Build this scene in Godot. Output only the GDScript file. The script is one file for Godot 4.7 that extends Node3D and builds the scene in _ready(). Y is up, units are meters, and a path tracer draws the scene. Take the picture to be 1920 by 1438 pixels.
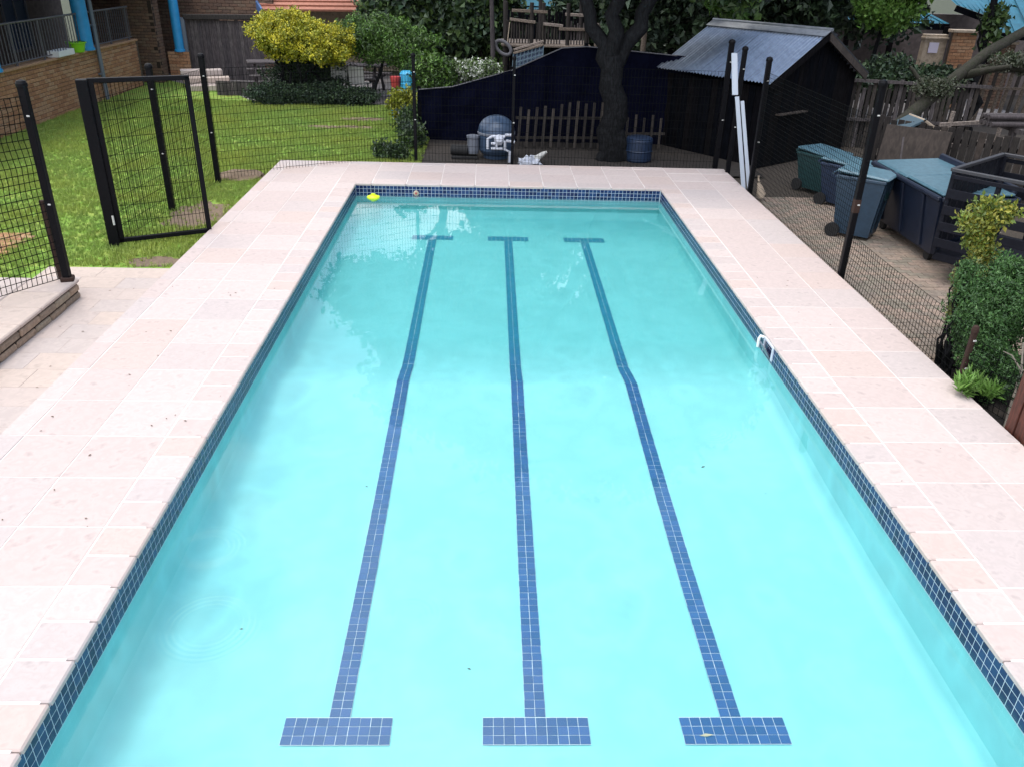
extends Node3D
# Outdoor swimming pool with stone deck, mesh fence, lawn, service yard and gardens behind.

const SUN := Vector3(-0.17, 0.93, -0.32)
var M := {}
var rng := RandomNumberGenerator.new()
var taken := {}

func _ready() -> void:
	rng.seed = 7
	# ---- camera, sky, sun, exposure
	var cam := Camera3D.new()
	cam.name = "camera"
	add_child(cam)
	cam.position = Vector3(-0.3483, 3.3367, 13.3498)
	cam.rotation = Vector3(deg_to_rad(-27.5316), deg_to_rad(-2.0772), deg_to_rad(1.6333))
	cam.fov = 50.0917
	cam.near = 0.05
	cam.far = 600.0
	cam.current = true
	var we := WorldEnvironment.new()
	we.name = "environment"
	var env := Environment.new()
	env.background_mode = Environment.BG_SKY
	var sky := Sky.new()
	var pano := PanoramaSkyMaterial.new()
	pano.panorama = sky_image()
	sky.sky_material = pano
	env.sky = sky
	env.background_energy_multiplier = 1.0
	env.tonemap_mode = Environment.TONE_MAPPER_LINEAR
	env.tonemap_exposure = 1.16
	env.sdfgi_enabled = true
	env.ssao_enabled = true
	env.ssil_enabled = true
	env.volumetric_fog_enabled = true
	env.volumetric_fog_density = 0.0
	we.environment = env
	add_child(we)
	var sun := DirectionalLight3D.new()
	sun.name = "sun"
	sun.light_energy = 0.45
	sun.light_color = Color(1.0, 0.96, 0.9)
	sun.light_angular_distance = 14.0
	sun.shadow_enabled = true
	add_child(sun)
	sun.look_at_from_position(SUN * 20.0, Vector3.ZERO)

	make_materials()
	print("materials")
	ground()
	pool()
	deck()
	left_terrace()
	print("structure")
	fences()
	pump_corner()
	shed()
	yard()
	print("yard")
	left_house()
	back_garden()
	play_area()
	right_house()
	print("houses")
	plants_by_deck()
	trees()
	small_things()
	print("done")

# ---------------------------------------------------------------- sky
func sky_image() -> ImageTexture:
	var w := 768
	var h := 384
	var im := Image.create(w, h, false, Image.FORMAT_RGBF)
	var n := FastNoiseLite.new()
	n.seed = 11
	n.noise_type = FastNoiseLite.TYPE_SIMPLEX_SMOOTH
	n.frequency = 1.8
	n.fractal_type = FastNoiseLite.FRACTAL_FBM
	n.fractal_octaves = 5
	n.fractal_gain = 0.52
	var sd := SUN.normalized()
	for j in h:
		var up := PI * (0.5 - (j + 0.5) / h)
		var y := sin(up)
		var r := cos(up)
		for i in w:
			var a := TAU * (i + 0.5) / w
			var c: Color
			if y < 0.0:
				c = Color(0.25, 0.25, 0.24)
			else:
				var d := Vector3(sin(a) * r, y, cos(a) * r)
				var p := d / (y + 0.35) * 1.1
				var f := n.get_noise_3d(p.x, p.y, p.z) * 0.5 + 0.5 - 0.16 * d.x
				var cloud := smoothstep(0.44, 0.60, f)
				var blue := Color(0.22, 0.40, 0.74).lerp(Color(1.3, 1.34, 1.4), pow(1.0 - y, 2.0))
				var near_sun := maxf(0.0, d.dot(sd))
				var white := Color(0.95, 0.95, 0.97) * (0.8 + 0.35 * smoothstep(0.45, 0.75, f)) * (1.0 + 8.0 * pow(near_sun, 7.0) + 0.5 * pow(near_sun, 2.0) + 0.8 * pow(1.0 - y, 2.0))
				c = blue.lerp(white, cloud)
			im.set_pixel(i, j, c)
	return ImageTexture.create_from_image(im)

# ---------------------------------------------------------------- naming and tagging
func numbered(called: String) -> String:
	if not taken.has(called):
		taken[called] = 0
		return called
	taken[called] += 1
	return "%s_%03d" % [called, taken[called]]

func tag(o: Node, label := "", category := "", group := "", kind := "") -> Node:
	if label != "": o.set_meta("label", label)
	if category != "": o.set_meta("category", category)
	if group != "": o.set_meta("group", group)
	if kind != "": o.set_meta("kind", kind)
	return o

func thing(called: String, at: Vector3, label := "", category := "", group := "", turn := 0.0) -> Node3D:
	var o := Node3D.new()
	o.name = numbered(called)
	add_child(o)
	o.position = at
	o.rotation.y = turn
	return tag(o, label, category, group)

func put(called: String, mesh: Mesh, m: Material, parent: Node = null) -> MeshInstance3D:
	var o := MeshInstance3D.new()
	o.mesh = mesh
	o.material_override = m
	if parent == null or parent == self:
		o.name = numbered(called)
		add_child(o)
	else:
		o.name = called
		parent.add_child(o, true)
	return o

func place(called: String, mesh: Mesh, m: Material, parent: Node, t: Transform3D) -> MeshInstance3D:
	var o := put(called, mesh, m, parent)
	o.transform = t
	return o

func struct(called: String, mesh: Mesh, m: Material) -> MeshInstance3D:
	var o := put(called, mesh, m)
	o.set_meta("kind", "structure")
	return o

# ---------------------------------------------------------------- shapes
func mb() -> SurfaceTool:
	var st := SurfaceTool.new()
	st.begin(Mesh.PRIMITIVE_TRIANGLES)
	return st

func tri(st: SurfaceTool, a: Vector3, b: Vector3, c: Vector3) -> void:
	var n := (b - a).cross(c - a).normalized()
	for v in [a, c, b]:
		st.set_normal(n)
		st.add_vertex(v)

func quad(st: SurfaceTool, a: Vector3, b: Vector3, c: Vector3, d: Vector3) -> void:
	var n := (c - a).cross(d - b).normalized()
	for v in [a, c, b, a, d, c]:
		st.set_normal(n)
		st.add_vertex(v)

func quad_n(st: SurfaceTool, a: Vector3, b: Vector3, c: Vector3, d: Vector3, na: Vector3, nb: Vector3, nc: Vector3, nd: Vector3) -> void:
	var vs := [a, c, b, a, d, c]
	var ns := [na, nc, nb, na, nd, nc]
	for i in 6:
		st.set_normal(ns[i])
		st.add_vertex(vs[i])

# chamfered box round t; b = bevel
func cbox(st: SurfaceTool, size: Vector3, b: float, t := Transform3D.IDENTITY) -> void:
	var h := size * 0.5
	b = minf(b, minf(h.x, minf(h.y, h.z)) * 0.9)
	if b <= 0.0:
		var p := []
		for s in [Vector3(-1, -1, -1), Vector3(1, -1, -1), Vector3(1, 1, -1), Vector3(-1, 1, -1), Vector3(-1, -1, 1), Vector3(1, -1, 1), Vector3(1, 1, 1), Vector3(-1, 1, 1)]:
			p.append(t * (s * h))
		quad(st, p[4], p[5], p[6], p[7])
		quad(st, p[1], p[0], p[3], p[2])
		quad(st, p[5], p[1], p[2], p[6])
		quad(st, p[0], p[4], p[7], p[3])
		quad(st, p[7], p[6], p[2], p[3])
		quad(st, p[0], p[1], p[5], p[4])
		return
	# corner points: for each sign, three points moved in from each axis
	var q := {}
	for sx in [-1, 1]:
		for sy in [-1, 1]:
			for sz in [-1, 1]:
				var s := Vector3(sx, sy, sz)
				q[[sx, sy, sz, 0]] = t * (s * Vector3(h.x, h.y - b, h.z - b))
				q[[sx, sy, sz, 1]] = t * (s * Vector3(h.x - b, h.y, h.z - b))
				q[[sx, sy, sz, 2]] = t * (s * Vector3(h.x - b, h.y - b, h.z))
	for s in [-1, 1]:
		out_quad(st, q[[s, -1, -1, 0]], q[[s, 1, -1, 0]], q[[s, 1, 1, 0]], q[[s, -1, 1, 0]], t.origin)
		out_quad(st, q[[-1, s, -1, 1]], q[[1, s, -1, 1]], q[[1, s, 1, 1]], q[[-1, s, 1, 1]], t.origin)
		out_quad(st, q[[-1, -1, s, 2]], q[[1, -1, s, 2]], q[[1, 1, s, 2]], q[[-1, 1, s, 2]], t.origin)
		for r in [-1, 1]:
			out_quad(st, q[[s, r, -1, 0]], q[[s, r, 1, 0]], q[[s, r, 1, 1]], q[[s, r, -1, 1]], t.origin)
			out_quad(st, q[[s, -1, r, 0]], q[[s, 1, r, 0]], q[[s, 1, r, 2]], q[[s, -1, r, 2]], t.origin)
			out_quad(st, q[[-1, s, r, 1]], q[[1, s, r, 1]], q[[1, s, r, 2]], q[[-1, s, r, 2]], t.origin)
			for u in [-1, 1]:
				var a: Vector3 = q[[s, r, u, 0]]
				var bb: Vector3 = q[[s, r, u, 1]]
				var c: Vector3 = q[[s, r, u, 2]]
				if (bb - a).cross(c - a).dot(a - t.origin) < 0:
					tri(st, a, c, bb)
				else:
					tri(st, a, bb, c)

func out_quad(st: SurfaceTool, a: Vector3, b: Vector3, c: Vector3, d: Vector3, o: Vector3) -> void:
	if (c - a).cross(d - b).dot((a + c) * 0.5 - o) < 0.0:
		quad(st, a, d, c, b)
	else:
		quad(st, a, b, c, d)

func box_mesh(size: Vector3, b := 0.0) -> ArrayMesh:
	var st := mb()
	cbox(st, size, b)
	return st.commit()

func at(p: Vector3, turn := 0.0) -> Transform3D:
	return Transform3D(Basis(Vector3.UP, turn), p)

# bar of rectangular section from a to b
func bar(st: SurfaceTool, a: Vector3, b: Vector3, wide: float, thick: float, bev := 0.0, side := Vector3.ZERO) -> void:
	var z := (b - a)
	var l := z.length()
	z = z / l
	var x := side
	if x == Vector3.ZERO:
		x = Vector3.UP.cross(z)
		if x.length() < 0.05: x = Vector3.RIGHT
	x = (x - z * x.dot(z)).normalized()
	var y := z.cross(x)
	cbox(st, Vector3(wide, thick, l), bev, Transform3D(Basis(x, y, z), (a + b) * 0.5))

func tube(st: SurfaceTool, pts: Array, rad: Array, sides := 8, caps := true) -> void:
	var n := pts.size()
	var fx := Vector3.ZERO
	var rings := []
	for i in n:
		var d: Vector3 = (pts[mini(i + 1, n - 1)] - pts[maxi(i - 1, 0)]).normalized()
		if i == 0:
			fx = Vector3.UP.cross(d)
			if fx.length() < 0.1: fx = Vector3.RIGHT
		fx = (fx - d * fx.dot(d)).normalized()
		var fy := d.cross(fx)
		var ring := []
		var r: float = rad[i] if i < rad.size() else rad[rad.size() - 1]
		for k in sides:
			var a := TAU * k / sides
			var nn := fx * cos(a) + fy * sin(a)
			ring.append([pts[i] + nn * r, nn])
		rings.append(ring)
	for i in n - 1:
		for k in sides:
			var k2 := (k + 1) % sides
			var a = rings[i][k]
			var b = rings[i][k2]
			var c = rings[i + 1][k2]
			var d = rings[i + 1][k]
			quad_n(st, a[0], b[0], c[0], d[0], a[1], b[1], c[1], d[1])
	if caps:
		for k in sides:
			var k2 := (k + 1) % sides
			tri(st, pts[0], rings[0][k2][0], rings[0][k][0])
			tri(st, pts[n - 1], rings[n - 1][k][0], rings[n - 1][k2][0])

func lathe(st: SurfaceTool, prof: Array, sides := 20, t := Transform3D.IDENTITY) -> void:
	var n := prof.size()
	for i in n - 1:
		var p: Vector2 = prof[i]
		var q: Vector2 = prof[i + 1]
		var s := q - p
		var nr := Vector2(s.y, -s.x).normalized()
		for k in sides:
			var a := TAU * k / sides
			var b := TAU * (k + 1) / sides
			var da := Vector3(cos(a), 0, -sin(a))
			var db := Vector3(cos(b), 0, -sin(b))
			var na := t.basis * (da * nr.x + Vector3.UP * nr.y)
			var nb := t.basis * (db * nr.x + Vector3.UP * nr.y)
			quad_n(st, t * (da * p.x + Vector3.UP * p.y), t * (db * p.x + Vector3.UP * p.y), t * (db * q.x + Vector3.UP * q.y), t * (da * q.x + Vector3.UP * q.y), na, nb, nb, na)

func ball_prof(r: float, y0: float, n := 8) -> Array:
	var o := []
	for i in n + 1:
		var a := -PI / 2 + PI * i / n
		o.append(Vector2(r * cos(a), y0 + r * sin(a)))
	return o

func sheet(x0: float, x1: float, z0: float, z1: float, y: float) -> ArrayMesh:
	var st := mb()
	quad(st, Vector3(x0, y, z1), Vector3(x1, y, z1), Vector3(x1, y, z0), Vector3(x0, y, z0))
	return st.commit()

func poly_sheet(pts: Array, y: float) -> ArrayMesh:
	var st := mb()
	var v := PackedVector2Array()
	for p in pts: v.append(p)
	var idx := Geometry2D.triangulate_polygon(v)
	for i in range(0, idx.size(), 3):
		var a := Vector3(v[idx[i]].x, y, v[idx[i]].y)
		var b := Vector3(v[idx[i + 1]].x, y, v[idx[i + 1]].y)
		var c := Vector3(v[idx[i + 2]].x, y, v[idx[i + 2]].y)
		if (b - a).cross(c - a).y < 0: tri(st, a, c, b)
		else: tri(st, a, b, c)
	return st.commit()

# ---------------------------------------------------------------- materials
func noise_tex(sd: int, freq: float, cols: Array, size := 256, oct := 4, stretch := 1.0) -> ImageTexture:
	var n := FastNoiseLite.new()
	n.seed = sd
	n.frequency = freq
	n.noise_type = FastNoiseLite.TYPE_SIMPLEX_SMOOTH
	n.fractal_octaves = oct
	var src := n.get_seamless_image(size, size)
	src.convert(Image.FORMAT_L8)
	var lut := []
	for i in 256:
		var f := i / 255.0 * (cols.size() - 1)
		var k := mini(int(f), cols.size() - 2)
		var c: Color = cols[k].lerp(cols[k + 1], f - k)
		lut.append([c.r8, c.g8, c.b8])
	var d := src.get_data()
	var o := PackedByteArray()
	o.resize(size * size * 3)
	for i in size * size:
		var c = lut[d[i]]
		o[i * 3] = c[0]
		o[i * 3 + 1] = c[1]
		o[i * 3 + 2] = c[2]
	return ImageTexture.create_from_image(Image.create_from_data(size, size, false, Image.FORMAT_RGB8, o))

func lin(r: float, g: float, b: float) -> Color:
	return Color(r, g, b).linear_to_srgb()

func grey(a: float) -> Color:
	return Color(a, a, a)

# plain material; tex multiplies the colour, triplanar in world space
func mat(called: String, c: Color, rough := 0.8, tex: Texture2D = null, scale := Vector3.ONE, bump: Texture2D = null, bump_cm := 0.0, world := true) -> StandardMaterial3D:
	var m := StandardMaterial3D.new()
	m.resource_name = called
	m.albedo_color = c
	m.roughness = rough
	if tex or bump:
		m.uv1_triplanar = true
		m.uv1_world_triplanar = world
		m.uv1_scale = scale
	if tex: m.albedo_texture = tex
	if bump:
		m.heightmap_enabled = true
		m.heightmap_texture = bump
		m.heightmap_scale = bump_cm
	M[called] = m
	return m

func leaf_mat(called: String, back := Color(0.3, 0.35, 0.1)) -> StandardMaterial3D:
	var m := StandardMaterial3D.new()
	m.resource_name = called
	m.albedo_color = Color.WHITE
	m.vertex_color_use_as_albedo = true
	m.roughness = 0.55
	m.backlight_enabled = true
	m.backlight = back
	m.cull_mode = BaseMaterial3D.CULL_DISABLED
	M[called] = m
	return m

func make_materials() -> void:
	var mottle := noise_tex(1, 0.012, [grey(0.87), grey(0.97), grey(0.935), grey(1.0)], 512, 4)
	var grain := noise_tex(2, 0.08, [grey(0.3), grey(0.75), grey(0.5), grey(1.0)], 256, 3)
	var blotch := noise_tex(3, 0.02, [grey(0.72), grey(0.95), grey(0.82), grey(1.0)], 256, 5)
	var streak := noise_tex(4, 0.03, [grey(0.45), grey(0.9), grey(0.6), grey(1.0)], 256, 4)
	M.grain_tex = grain
	M.blotch_tex = blotch
	# sandstone pavers: five tones
	var tones := [lin(0.52, 0.43, 0.405), lin(0.545, 0.46, 0.435), lin(0.505, 0.43, 0.41), lin(0.495, 0.43, 0.415), lin(0.525, 0.425, 0.39)]
	for i in 5:
		mat("paver%d" % i, tones[i], 0.75, mottle, Vector3.ONE * (0.9 + 0.07 * i), grain, 0.12)
		M["paver%d" % i].uv1_offset = Vector3(i * 0.37, i * 0.21, i * 0.53)
	mat("grout", lin(0.72, 0.67, 0.64), 0.9, mottle, Vector3.ONE * 2.0)
	mat("terrace_grout", lin(0.46, 0.38, 0.34), 0.9, mottle, Vector3.ONE * 2.0)
	for i in 3:
		mat("terrace%d" % i, [lin(0.50, 0.415, 0.375), lin(0.52, 0.425, 0.37), lin(0.475, 0.405, 0.375)][i], 0.85, mottle, Vector3.ONE * 0.8, grain, 0.2)
	mat("plaster", lin(0.235, 0.635, 0.65), 0.6, noise_tex(5, 0.012, [grey(0.90), grey(1.0), grey(0.94), grey(1.0)], 256, 5), Vector3.ONE * 0.35)
	mat("tile_grout", lin(0.50, 0.57, 0.63), 0.7)
	for i in 4:
		mat("lane_tile%d" % i, [lin(0.014, 0.032, 0.18), lin(0.020, 0.044, 0.22), lin(0.017, 0.037, 0.195), lin(0.024, 0.052, 0.235)][i], 0.35)
		mat("wall_tile%d" % i, [lin(0.006, 0.014, 0.06), lin(0.010, 0.028, 0.10), lin(0.007, 0.018, 0.075), lin(0.014, 0.04, 0.12)][i], 0.22)
		M["wall_tile%d" % i].metallic_specular = 0.35
	var w := StandardMaterial3D.new()
	w.resource_name = "water"
	w.transparency = BaseMaterial3D.TRANSPARENCY_ALPHA
	w.albedo_color = Color(0.55, 0.95, 1.0, 0.02)
	w.roughness = 0.015
	w.metallic_specular = 0.5
	var wn := FastNoiseLite.new()
	wn.seed = 9
	wn.frequency = 0.014
	wn.fractal_octaves = 3
	var wi := wn.get_seamless_image(512, 512)
	wi.convert(Image.FORMAT_RGBA8)
	wi.bump_map_to_normal_map(1.0)
	w.normal_enabled = true
	w.normal_texture = ImageTexture.create_from_image(wi)
	w.normal_scale = 0.07
	w.uv1_triplanar = true
	w.uv1_world_triplanar = true
	w.uv1_scale = Vector3.ONE * 0.45
	M.water = w
	# ground
	mat("soil", lin(0.035, 0.028, 0.024), 0.95, blotch, Vector3.ONE * 0.6, grain, 1.0)
	mat("dirt", lin(0.21, 0.15, 0.10), 0.95, blotch, Vector3.ONE * 1.1, grain, 0.8)
	mat("lawn", lin(0.235, 0.31, 0.065), 0.9, noise_tex(6, 0.02, [Color(0.75, 0.7, 0.5), Color(1, 1, 0.9), Color(0.8, 0.95, 0.7), Color(1, 0.95, 0.7)], 256, 5), Vector3.ONE * 0.4, grain, 1.5)
	mat("far_ground", lin(0.05, 0.06, 0.03), 0.95, blotch, Vector3.ONE * 0.2)
	mat("yard_base", lin(0.14, 0.11, 0.085), 0.95, grain, Vector3.ONE)
	for i in 4:
		mat("yard_paver%d" % i, [lin(0.30, 0.235, 0.185), lin(0.27, 0.22, 0.18), lin(0.33, 0.25, 0.20), lin(0.25, 0.215, 0.17)][i], 0.9, blotch, Vector3.ONE * 1.3, grain, 0.3)
	mat("slab", lin(0.26, 0.24, 0.24), 0.9, blotch, Vector3.ONE * 0.5, grain, 0.3)
	# bricks
	for i in 4:
		mat("brick%d" % i, [lin(0.44, 0.225, 0.115), lin(0.50, 0.27, 0.145), lin(0.39, 0.19, 0.10), lin(0.48, 0.285, 0.165)][i], 0.9, blotch, Vector3.ONE * 1.5, grain, 0.3)
		mat("stone_brick%d" % i, [lin(0.34, 0.25, 0.175), lin(0.39, 0.28, 0.20), lin(0.30, 0.225, 0.165), lin(0.36, 0.29, 0.21)][i], 0.9, blotch, Vector3.ONE * 1.5, grain, 0.5)
		mat("dark_brick%d" % i, [lin(0.17, 0.10, 0.07), lin(0.20, 0.12, 0.08), lin(0.15, 0.095, 0.07), lin(0.19, 0.13, 0.09)][i], 0.9, blotch, Vector3.ONE * 1.5, grain, 0.3)
	mat("mortar", lin(0.26, 0.20, 0.155), 0.95, grain, Vector3.ONE * 2.0)
	mat("dark_mortar", lin(0.07, 0.045, 0.03), 0.95, grain, Vector3.ONE * 2.0)
	# metals, paint, plastics
	mat("black_paint", lin(0.005, 0.005, 0.007), 0.5, blotch, Vector3.ONE * 3.0)
	M.black_paint.metallic_specular = 0.25
	mat("wire", lin(0.005, 0.006, 0.006), 0.7)
	M.wire.metallic_specular = 0.15
	mat("rust", lin(0.075, 0.03, 0.018), 0.9, grain, Vector3.ONE * 4.0)
	mat("rail_metal", lin(0.10, 0.10, 0.115), 0.45)
	mat("pipe_grey", lin(0.13, 0.155, 0.19), 0.45)
	mat("white_plastic", lin(0.72, 0.74, 0.76), 0.4)
	mat("strip_grey", lin(0.33, 0.37, 0.43), 0.4)
	mat("pvc", lin(0.55, 0.58, 0.66), 0.4)
	mat("clip", lin(0.5, 0.5, 0.48), 0.5)
	mat("blue_paint", lin(0.028, 0.30, 0.64), 0.45, noise_tex(8, 0.02, [grey(0.9), grey(1.0), grey(0.94)], 128, 3), Vector3.ONE)
	mat("dark_interior", lin(0.15, 0.12, 0.115), 0.8, blotch, Vector3.ONE * 0.5)
	mat("dark_blue_wall", lin(0.03, 0.06, 0.12), 0.6)
	mat("window_frame", lin(0.10, 0.11, 0.14), 0.6)
	mat("zinc", lin(0.33, 0.39, 0.49), 0.30, blotch, Vector3.ONE * 0.9)
	M.zinc.metallic = 0.75
	mat("zinc_cap", lin(0.30, 0.33, 0.38), 0.5, blotch, Vector3.ONE * 0.9)
	M.zinc_cap.metallic = 0.6
	mat("black_cloth", lin(0.005, 0.006, 0.017), 0.95, blotch, Vector3.ONE * 0.7)
	M.black_cloth.metallic_specular = 0.1
	for i in 3:
		mat("dark_plank%d" % i, [lin(0.008, 0.008, 0.011), lin(0.012, 0.011, 0.013), lin(0.006, 0.007, 0.011)][i], 0.9, streak, Vector3(2.0, 0.25, 2.0))
		M["dark_plank%d" % i].metallic_specular = 0.15
		mat("grey_plank%d" % i, [lin(0.115, 0.095, 0.10), lin(0.14, 0.12, 0.122), lin(0.095, 0.08, 0.086)][i], 0.9, streak, Vector3(3.0, 0.3, 3.0), grain, 0.3)
		mat("pale_plank%d" % i, [lin(0.34, 0.27, 0.22), lin(0.40, 0.33, 0.29), lin(0.27, 0.21, 0.165)][i], 0.9, streak, Vector3(2.0, 2.0, 2.0))
		mat("stake%d" % i, [lin(0.05, 0.042, 0.038), lin(0.085, 0.07, 0.06), lin(0.04, 0.032, 0.03)][i], 0.9, streak, Vector3(3.0, 0.4, 3.0))
	mat("brown_board", lin(0.085, 0.065, 0.055), 0.85, streak, Vector3(1.0, 0.3, 1.0))
	mat("red_wood", lin(0.14, 0.038, 0.022), 0.6, streak, Vector3(4.0, 0.4, 4.0))
	mat("bin_blue", lin(0.025, 0.058, 0.10), 0.45, blotch, Vector3.ONE * 1.2)
	mat("bin_lid", lin(0.085, 0.18, 0.235), 0.4, blotch, Vector3.ONE * 1.2)
	mat("bin_teal", lin(0.015, 0.06, 0.065), 0.45, blotch, Vector3.ONE * 1.2)
	mat("bin_dark", lin(0.012, 0.03, 0.075), 0.5, blotch, Vector3.ONE * 1.2)
	mat("dumpster_blue", lin(0.007, 0.015, 0.038), 0.5, blotch, Vector3.ONE * 0.9)
	mat("rubber", lin(0.012, 0.012, 0.013), 0.8)
	mat("trailer", lin(0.012, 0.013, 0.02), 0.6, blotch, Vector3.ONE * 1.5)
	M.trailer.metallic_specular = 0.25
	mat("trailer_rail", lin(0.035, 0.035, 0.042), 0.45)
	mat("filter_blue", lin(0.045, 0.075, 0.13), 0.35)
	mat("grey_plastic", lin(0.14, 0.155, 0.19), 0.5)
	mat("teal_roof", lin(0.022, 0.16, 0.24), 0.45, blotch, Vector3.ONE * 0.4)
	mat("red_tile", lin(0.46, 0.19, 0.125), 0.8, blotch, Vector3.ONE * 1.0)
	mat("fascia_blue", lin(0.07, 0.14, 0.30), 0.5)
	mat("cream", lin(0.52, 0.42, 0.32), 0.8, blotch, Vector3.ONE * 0.8)
	mat("paper", lin(0.62, 0.58, 0.72), 0.7)
	mat("bark", lin(0.026, 0.027, 0.03), 0.95, streak, Vector3(2.5, 0.6, 2.5), grain, 2.0)
	M.bark.metallic_specular = 0.12
	mat("mossy_bark", lin(0.05, 0.048, 0.043), 0.95, noise_tex(12, 0.03, [Color(0.35, 0.32, 0.28), Color(0.9, 0.87, 0.83), Color(0.55, 0.6, 0.42), Color(1, 1, 0.97)], 256, 5), Vector3.ONE * 1.5, grain, 2.0)
	mat("twig", lin(0.16, 0.14, 0.115), 0.9)
	mat("blue_bucket", lin(0.05, 0.36, 0.62), 0.4)
	mat("red_plastic", lin(0.40, 0.045, 0.05), 0.45)
	mat("lime_plastic", lin(0.22, 0.58, 0.02), 0.45)
	mat("yellow_float", lin(0.62, 0.78, 0.015), 0.4)
	mat("tyre", lin(0.10, 0.098, 0.11), 0.8)
	mat("net_blue", lin(0.05, 0.09, 0.12), 0.7)
	mat("dead_leaf", lin(0.09, 0.055, 0.03), 0.9)
	mat("water_leaf", lin(0.02, 0.03, 0.02), 0.8)
	mat("tan_leaf", lin(0.48, 0.40, 0.24), 0.8)
	leaf_mat("leaf")
	leaf_mat("blade", Color(0.25, 0.35, 0.08))
	leaf_mat("petal", Color(0.3, 0.3, 0.3))

# ---------------------------------------------------------------- ground
func ground() -> void:
	struct("ground", sheet(-160, 160, -240, 60, -0.95), M.far_ground)
	# lawn: from the deck to the hedges, with a hole-free outline round the pool
	var lawn := struct("lawn", poly_sheet([Vector2(-40, 4.9), Vector2(-5.58, 4.9), Vector2(-5.58, 3.86), Vector2(-4.06, 3.86), Vector2(-4.06, -1.55), Vector2(-1.75, -1.55), Vector2(-1.75, -8.6), Vector2(-6.2, -8.4), Vector2(-7.0, -9.6), Vector2(-9.0, -11.4), Vector2(-9.6, -12.0), Vector2(-40, -12.0)], -0.12), M.lawn)
	lawn.set_meta("label", "green lawn between the pool deck and the brick veranda")
	struct("soil_bed", sheet(-1.75, 4.7, -6.5, -1.55, -0.13), M.soil)
	struct("garden_path", sheet(-14, 14, -14.5, -8.3, -0.135), M.slab)
	struct("back_ground", sheet(-60, 60, -70, -14.5, -0.14), M.far_ground)
	var mound := mb()
	blob(mound, Vector3(-4.55, -0.12, -0.75), Vector3(0.42, 0.10, 0.34), 5, 0.25)
	struct("dirt_mound", mound.commit(), M.dirt)
	struct("bare_patch", poly_sheet(ring_poly(Vector2(-4.55, 1.55), Vector2(0.42, 0.75), 21), -0.116), M.dirt)
	struct("bare_patch", poly_sheet(ring_poly(Vector2(-3.6, -5.4), Vector2(0.9, 0.22), 22), -0.116), M.dirt)
	struct("bare_patch", poly_sheet(ring_poly(Vector2(-3.3, -6.4), Vector2(0.6, 0.25), 23), -0.112), M.dirt)
	struct("bare_patch", poly_sheet(ring_poly(Vector2(-4.45, 3.6), Vector2(0.36, 0.2), 24), -0.116), M.dirt)
	# grass blades
	var st := mb()
	var r := RandomNumberGenerator.new()
	r.seed = 31
	for k in 7:
		var a := r.randf() * TAU
		var p := Vector3(cos(a), 0, sin(a)) * r.randf() * 0.03
		var lean := Vector3(r.randf_range(-1, 1), 0, r.randf_range(-1, 1)) * 0.03
		var s := Vector3(cos(a + 1.3), 0, sin(a + 1.3)) * 0.005
		var hh := r.randf_range(0.03, 0.06)
		tri(st, p - s, p + s, p + lean + Vector3.UP * hh)
	var tuft := st.commit()
	var tint := FastNoiseLite.new()
	tint.seed = 4
	tint.frequency = 0.5
	var xf := []
	var cols := []
	var patches := [[Vector2(-4.55, 1.55), Vector2(0.42, 0.75)], [Vector2(-3.6, -5.4), Vector2(0.9, 0.22)], [Vector2(-3.3, -6.4), Vector2(0.6, 0.25)], [Vector2(-4.45, 3.6), Vector2(0.36, 0.2)], [Vector2(-4.55, -0.75), Vector2(0.4, 0.32)]]
	for i in 62000:
		var x := -10.2 + 8.6 * pow(r.randf(), 0.8)
		var z := -8.6 + 13.4 * r.randf()
		if x > -4.06 and z > -1.55: continue
		if (z > 3.8 and x > -5.7) or (z < -7.5 and x < -7.5 and r.randf() < 0.3): continue
		if x > -6.2 and z < -8.3: continue
		var bare := false
		for p in patches:
			if ((Vector2(x, z) - p[0]) / p[1]).length() < 1.0 + r.randf_range(-0.25, 0.1): bare = r.randf() < 0.93
		if bare: continue
		var f := tint.get_noise_2d(x, z)
		var s := r.randf_range(0.7, 1.3) * (1.0 + 0.35 * f)
		xf.append(Transform3D(Basis(Vector3.UP, r.randf() * TAU).scaled(Vector3(s, s, s)), Vector3(x, -0.12, z)))
		var g := r.randf_range(0.75, 1.2)
		cols.append(Color(0.255 + 0.09 * f, 0.335 + 0.04 * f, 0.065) * g)
	var go := multi("grass", tuft, xf, cols, M.blade, null)
	tag(go, "short green grass blades of the lawn", "grass", "", "stuff")

func ring_poly(c: Vector2, rad: Vector2, sd: int) -> Array:
	var r := RandomNumberGenerator.new()
	r.seed = sd
	var o := []
	for k in 22:
		var a := TAU * k / 22
		o.append(c + Vector2(cos(a), sin(a)) * rad * r.randf_range(0.75, 1.15))
	return o

# lumpy flattened half ball
func blob(st: SurfaceTool, c: Vector3, rad: Vector3, sd: int, rough: float) -> void:
	var n := FastNoiseLite.new()
	n.seed = sd
	n.frequency = 1.2
	var rows := 8
	var cn := 20
	var g := []
	for j in rows + 1:
		var row := []
		for i in cn:
			var a := TAU * i / cn
			var u := PI / 2 * j / rows
			var d := Vector3(cos(a) * cos(u), sin(u), sin(a) * cos(u))
			row.append(c + d * rad * (1.0 + rough * n.get_noise_3dv(d * 1.5)))
		g.append(row)
	for j in rows:
		for i in cn:
			var i2 := (i + 1) % cn
			quad(st, g[j][i2], g[j][i], g[j + 1][i], g[j + 1][i2])

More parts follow.
